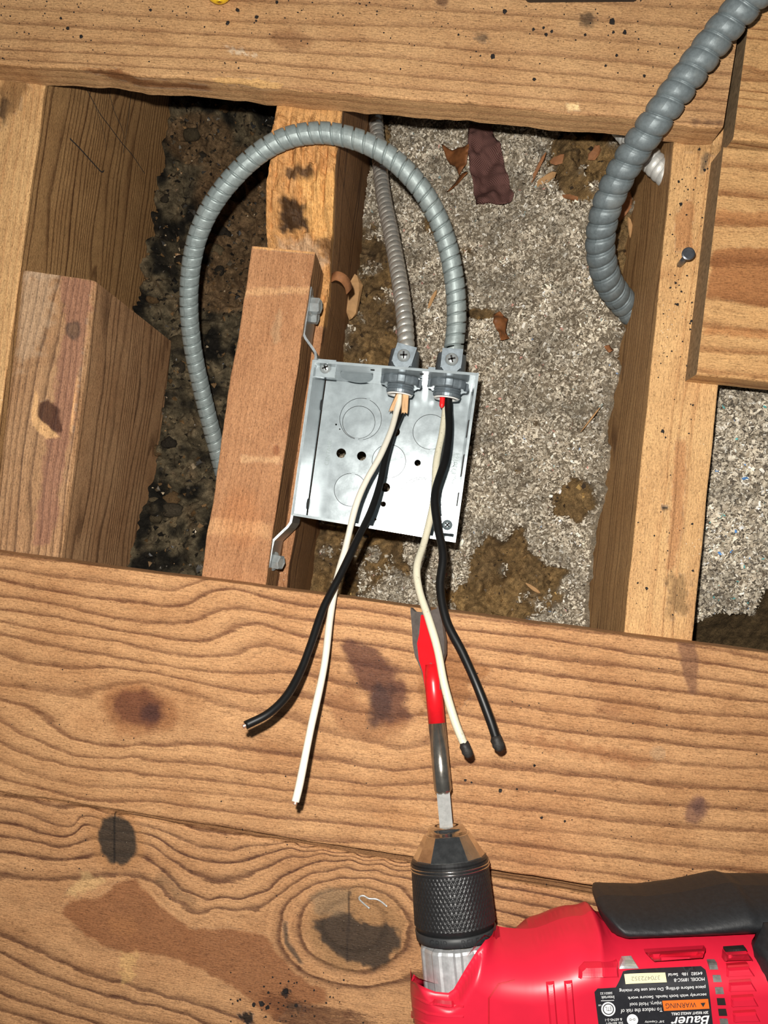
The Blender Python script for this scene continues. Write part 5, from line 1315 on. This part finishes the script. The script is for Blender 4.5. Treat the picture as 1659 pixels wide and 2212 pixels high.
sheet('leaf', [(1292, 762), (1306, 756), (1318, 764), (1306, 772)], smooth_top, MT['chip_dark'], 'tiny dark red leaf scrap beside the right joist', 'leaf', .003, .0012, 5, None, -.11)

def chip(px, py, L, W, ang, zf, mat, label, zr=-.13, lift=.006, T=.0012, group='wood chips on the insulation', roll=.2):
    q = P(px, py, zr); a = math.radians(ang); d = np.array([math.cos(a), math.sin(a), roll]); d = nrm(d); e = nrm(np.cross((0, 0, 1), d)); n = np.cross(d, e)
    c = np.array([q[0], q[1], float(zf(q[:1], q[1:2])[0]) + lift]); V = []
    prof = [(-.5, .15), (-.3, .42), (.1, .5), (.35, .34), (.5, .08)]
    for s, w in prof:
        for (sw, sh) in ((-1, -.5), (1, -.4), (.8, .6), (-.7, .5)): V.append(c + d * (s + random.uniform(-.06, .06)) * L + e * (w * sw + random.uniform(-.12, .12)) * W + n * T * sh * (1 if abs(s) < .4 else .5) + n * .0012 * math.cos(s * 3))
    f = grid_faces(len(prof), 4, wrap_m=True).tolist() + [[0, 1, 2, 3], [19, 18, 17, 16]]
    o = mesh_obj('wood_chip', V, f, mat); return tag(o, label, 'wood chip', group)
def zpl(x, y): return zc(x, y) + .001
CH = [(1160, 372, .022, .003, 70, 'brown splinter standing beside the burgundy cloth strip', 'chip_dark'), (1176, 400, .016, .006, 35, 'orange split chip below the brown splinter', 'chip'), (1243, 425, .018, .004, -15, 'reddish chip near the thick conduit', 'chip_dark'),
      (1215, 330, .014, .007, 20, 'rust-coloured chip under the top plank edge', 'chip_dark'), (1290, 318, .012, .007, 60, 'small rusty chip by the thick conduit, under the plank', 'chip_dark'), (1335, 470, .020, .008, 75, 'reddish chip between the thick conduit and the right joist', 'chip_dark'),
      (1345, 520, .016, .004, 110, 'pale orange splinter between the thick conduit and the right joist', 'chip'), (842, 300, .018, .004, 5, 'tan chip right of the shiny conduit near the top plank', 'chip'), (935, 630, .016, .003, 70, 'orange sliver left of the leaf scrap, by the looping conduit', 'chip'),
      (1150, 1270, .012, .003, -30, 'orange sliver on the wool near the middle plank', 'chip'), (1255, 920, .022, .0012, 60, 'thin straw-like splinter beside the right joist', 'chip')]
for x, y, L, W, a, lb, mt in CH: chip(x, y, L, W, a, zpl, MT[mt], lb)
# big fresh splinters beside the centre joist
chip(766, 650, .034, .013, 88, lambda x, y: zc0(x, y) + .006, MT['chip'], 'large fresh wood splinter right of the bracket screws', -.17, .012, .004)
chip(690, 605, .030, .0042, 86, lambda x, y: np.full(np.shape(x), -.0640), MT['chip'], 'pale split strip on the ledge beside the reddish block', -.063, .0035, .002, 'wood chips on the ledge', 0)
chip(661, 730, .026, .003, 86, lambda x, y: np.full(np.shape(x), -.0640), MT['chip'], 'narrow pale split strip behind the bracket bend', -.063, .0035, .002, 'wood chips on the ledge', 0)
V, f = [], []
cpts = pix3([(716, 600, -.062), (728, 596, -.057), (742, 602, -.058), (752, 615, -.064), (754, 630, -.072)])
pp, ss = spline(cpts, .001); T, N, B = frames(pp)
V = np.concatenate([np.stack([p - b * .0030 + n * .0004 * k, p + b * .0030 + n * .0004 * k]) for p, b, n, k in zip(pp, B, N, np.sin(ss * 300))]); f = [(2 * i, 2 * i + 1, 2 * i + 3, 2 * i + 2) for i in range(len(pp) - 1)]
o = mesh_obj('wood_shaving', V, f, MT['chip_dark'], None, True); md = o.modifiers.new('thick', 'SOLIDIFY'); md.thickness = .0006; tag(o, 'curled brown wood shaving hanging on the side of the centre joist', 'wood shaving')

# yellow handle and dark bar cut off by the upper frame edge
V, f = tube_vf(pix3([(474, 3, .010), (468, -50, .010), (455, -110, .011), (430, -200, .012), (400, -300, .013)]), .0085, 28, .0004, rf=lambda s, L: .0085 * np.sqrt(np.clip(1 - (1 - np.clip(s / .009, 0, 1)) ** 2, .002, 1)))
o = mesh_obj('tool_handle', V, f, MT['yellow'], None, True); tag(o, 'rounded tip of a yellow tool handle at the top edge of the photo', 'tool handle')
q = P(np.array([1137, 1384, 1384, 1137]), np.array([-9, -11, -120, -118]), .006)[:, :2]; q = rnd(densify([tuple(p) for p in q], .006), 2)
o = mesh_obj('flat_bar', *prism_vf(q, .0004, .006), MT['black_bar']); tag(o, 'edge of a dark flat bar lying on the top plank at the photo edge', 'flat bar')

# pencil lines on the left joist's inner face
pf0 = P(98, 180, ZJ); pf1 = P(33, 650, ZJ); pdir = nrm(pf1 - pf0); pn = nrm(np.cross(pdir, (0, 0, 1))); pn = pn if pn[0] > 0 else -pn
def on_face(px, py, p0=pf0, n=pn, off=.0006):
    d = P(px, py, 0.0) - CAM; t = np.dot(p0 + n * off - CAM, n) / np.dot(d, n); return CAM + d * t
for ln, w in (([(150, 299), (172, 321), (200, 352), (218, 371), (224, 368)], .0011), ([(188, 196), (215, 245), (232, 268), (262, 308), (285, 335), (312, 375)], .0008), ([(234, 196), (246, 240), (262, 275), (268, 300)], .0007), ([(282, 205), (277, 250), (270, 300), (266, 330)], .0008), ([(205, 230), (222, 280), (230, 325)], .0005)):
    V, f = tube_vf(np.array([on_face(x, y) for x, y in ln]), w * .5, 6, .002); V = V - ((V - pf0) @ pn)[:, None] * pn + (.0009 + .15 * (((V - pf0) @ pn) - .0006))[:, None] * pn
    mesh_obj('pencil_line', V, f, MT['pencil'], jl)

# loose dark crumbs and pale dust on the planks
def specks(name, pts, zt, mats, label, smin, smax):
    V = []; f = []
    for (x, y, r) in pts:
        c = P(x, y, zt); r = r / (F_PX / (H - zt)); b = len(V); k = 6
        for (rr, h) in ((1.0, 0.0), (.75, .6)):
            for i in range(k):
                a = i / k * 6.283 + random.random() * .6; q = r * rr * random.uniform(.6, 1.15); V.append((c[0] + q * math.cos(a), c[1] + q * math.sin(a), zt + h * r * .9))
        f += [tuple(range(b + k, b + 2 * k))] + [(b + i, b + (i + 1) % k, b + k + (i + 1) % k, b + k + i) for i in range(k)]
    o = mesh_obj(name, V, f, mats); tag(o, label, 'crumbs', None, 'stuff')
pt = [(1322, 48, 9), (1349, 70, 6), (1325, 70, 4), (1264, 76, 4), (1064, 122, 6), (1091, 25, 6), (1154, 172, 5), (1332, 120, 4), (1308, 142, 3.5), (1392, 164, 4), (1174, 60, 4), (1486, 202, 3.5), (555, 37, 5), (553, 45, 3), (513, 22, 5), (492, 50, 5), (132, 40, 4), (147, 62, 5), (175, 79, 5), (325, 22, 4), (598, 5, 5), (1152, 64, 4), (1180, 75, 5), (1192, 68, 4), (865, 149, 3), (990, 75, 3)]
pt += [(random.uniform(0, 1560), random.betavariate(1, 2.2) * 230, random.uniform(.9, 2.4)) for _ in range(240)]
pt = [p for p in pt if p[1] < 128 + .09 * p[0]]
specks('crumbs', pt, .0002, MT['crumb_hole_shade'], 'black crumbs scattered over the top plank', 1, 2)
pt = [(1080, 1708, 5), (1116, 1705, 3), (1005, 1685, 3.5), (1018, 1690, 3), (1170, 1766, 3.5), (1220, 1774, 3), (1155, 1653, 3), (620, 1825, 2), (1154, 1654, 3), (565, 2168, 7), (578, 2176, 5), (548, 2170, 5), (618, 2140, 7), (640, 2172, 4), (580, 2144, 3)]
pt += [(random.uniform(0, 1659), random.uniform(1420, 1990), random.uniform(.8, 2.0)) for _ in range(130)] + [(random.gauss(620, 70), random.gauss(2165, 35), random.uniform(1, 3)) for _ in range(60)]
pt = [p for p in pt if p[1] > 1215 + .134 * p[0]]
specks('crumbs', pt, .0002, MT['crumb_hole_shade'], 'black crumbs scattered over the middle and lower planks', 1, 2)
pt = []
while len(pt) < 170:
    y = random.uniform(320, 1340); x = edge_line((1456, 305), (1349, 1360), y) + random.uniform(6, 140)
    if x > edge_line((1563, 316), (1505, 808), y) - 14 and y < 815: continue
    if random.random() > (.9 if y < 830 else .3): continue
    pt.append((x, y, min(4.5, .7 + random.expovariate(1.1))))
specks('crumbs', pt, ZJ + .0002, MT['crumb_hole_shade'], 'dark crumbs scattered along the top of the right joist', 1, 2)
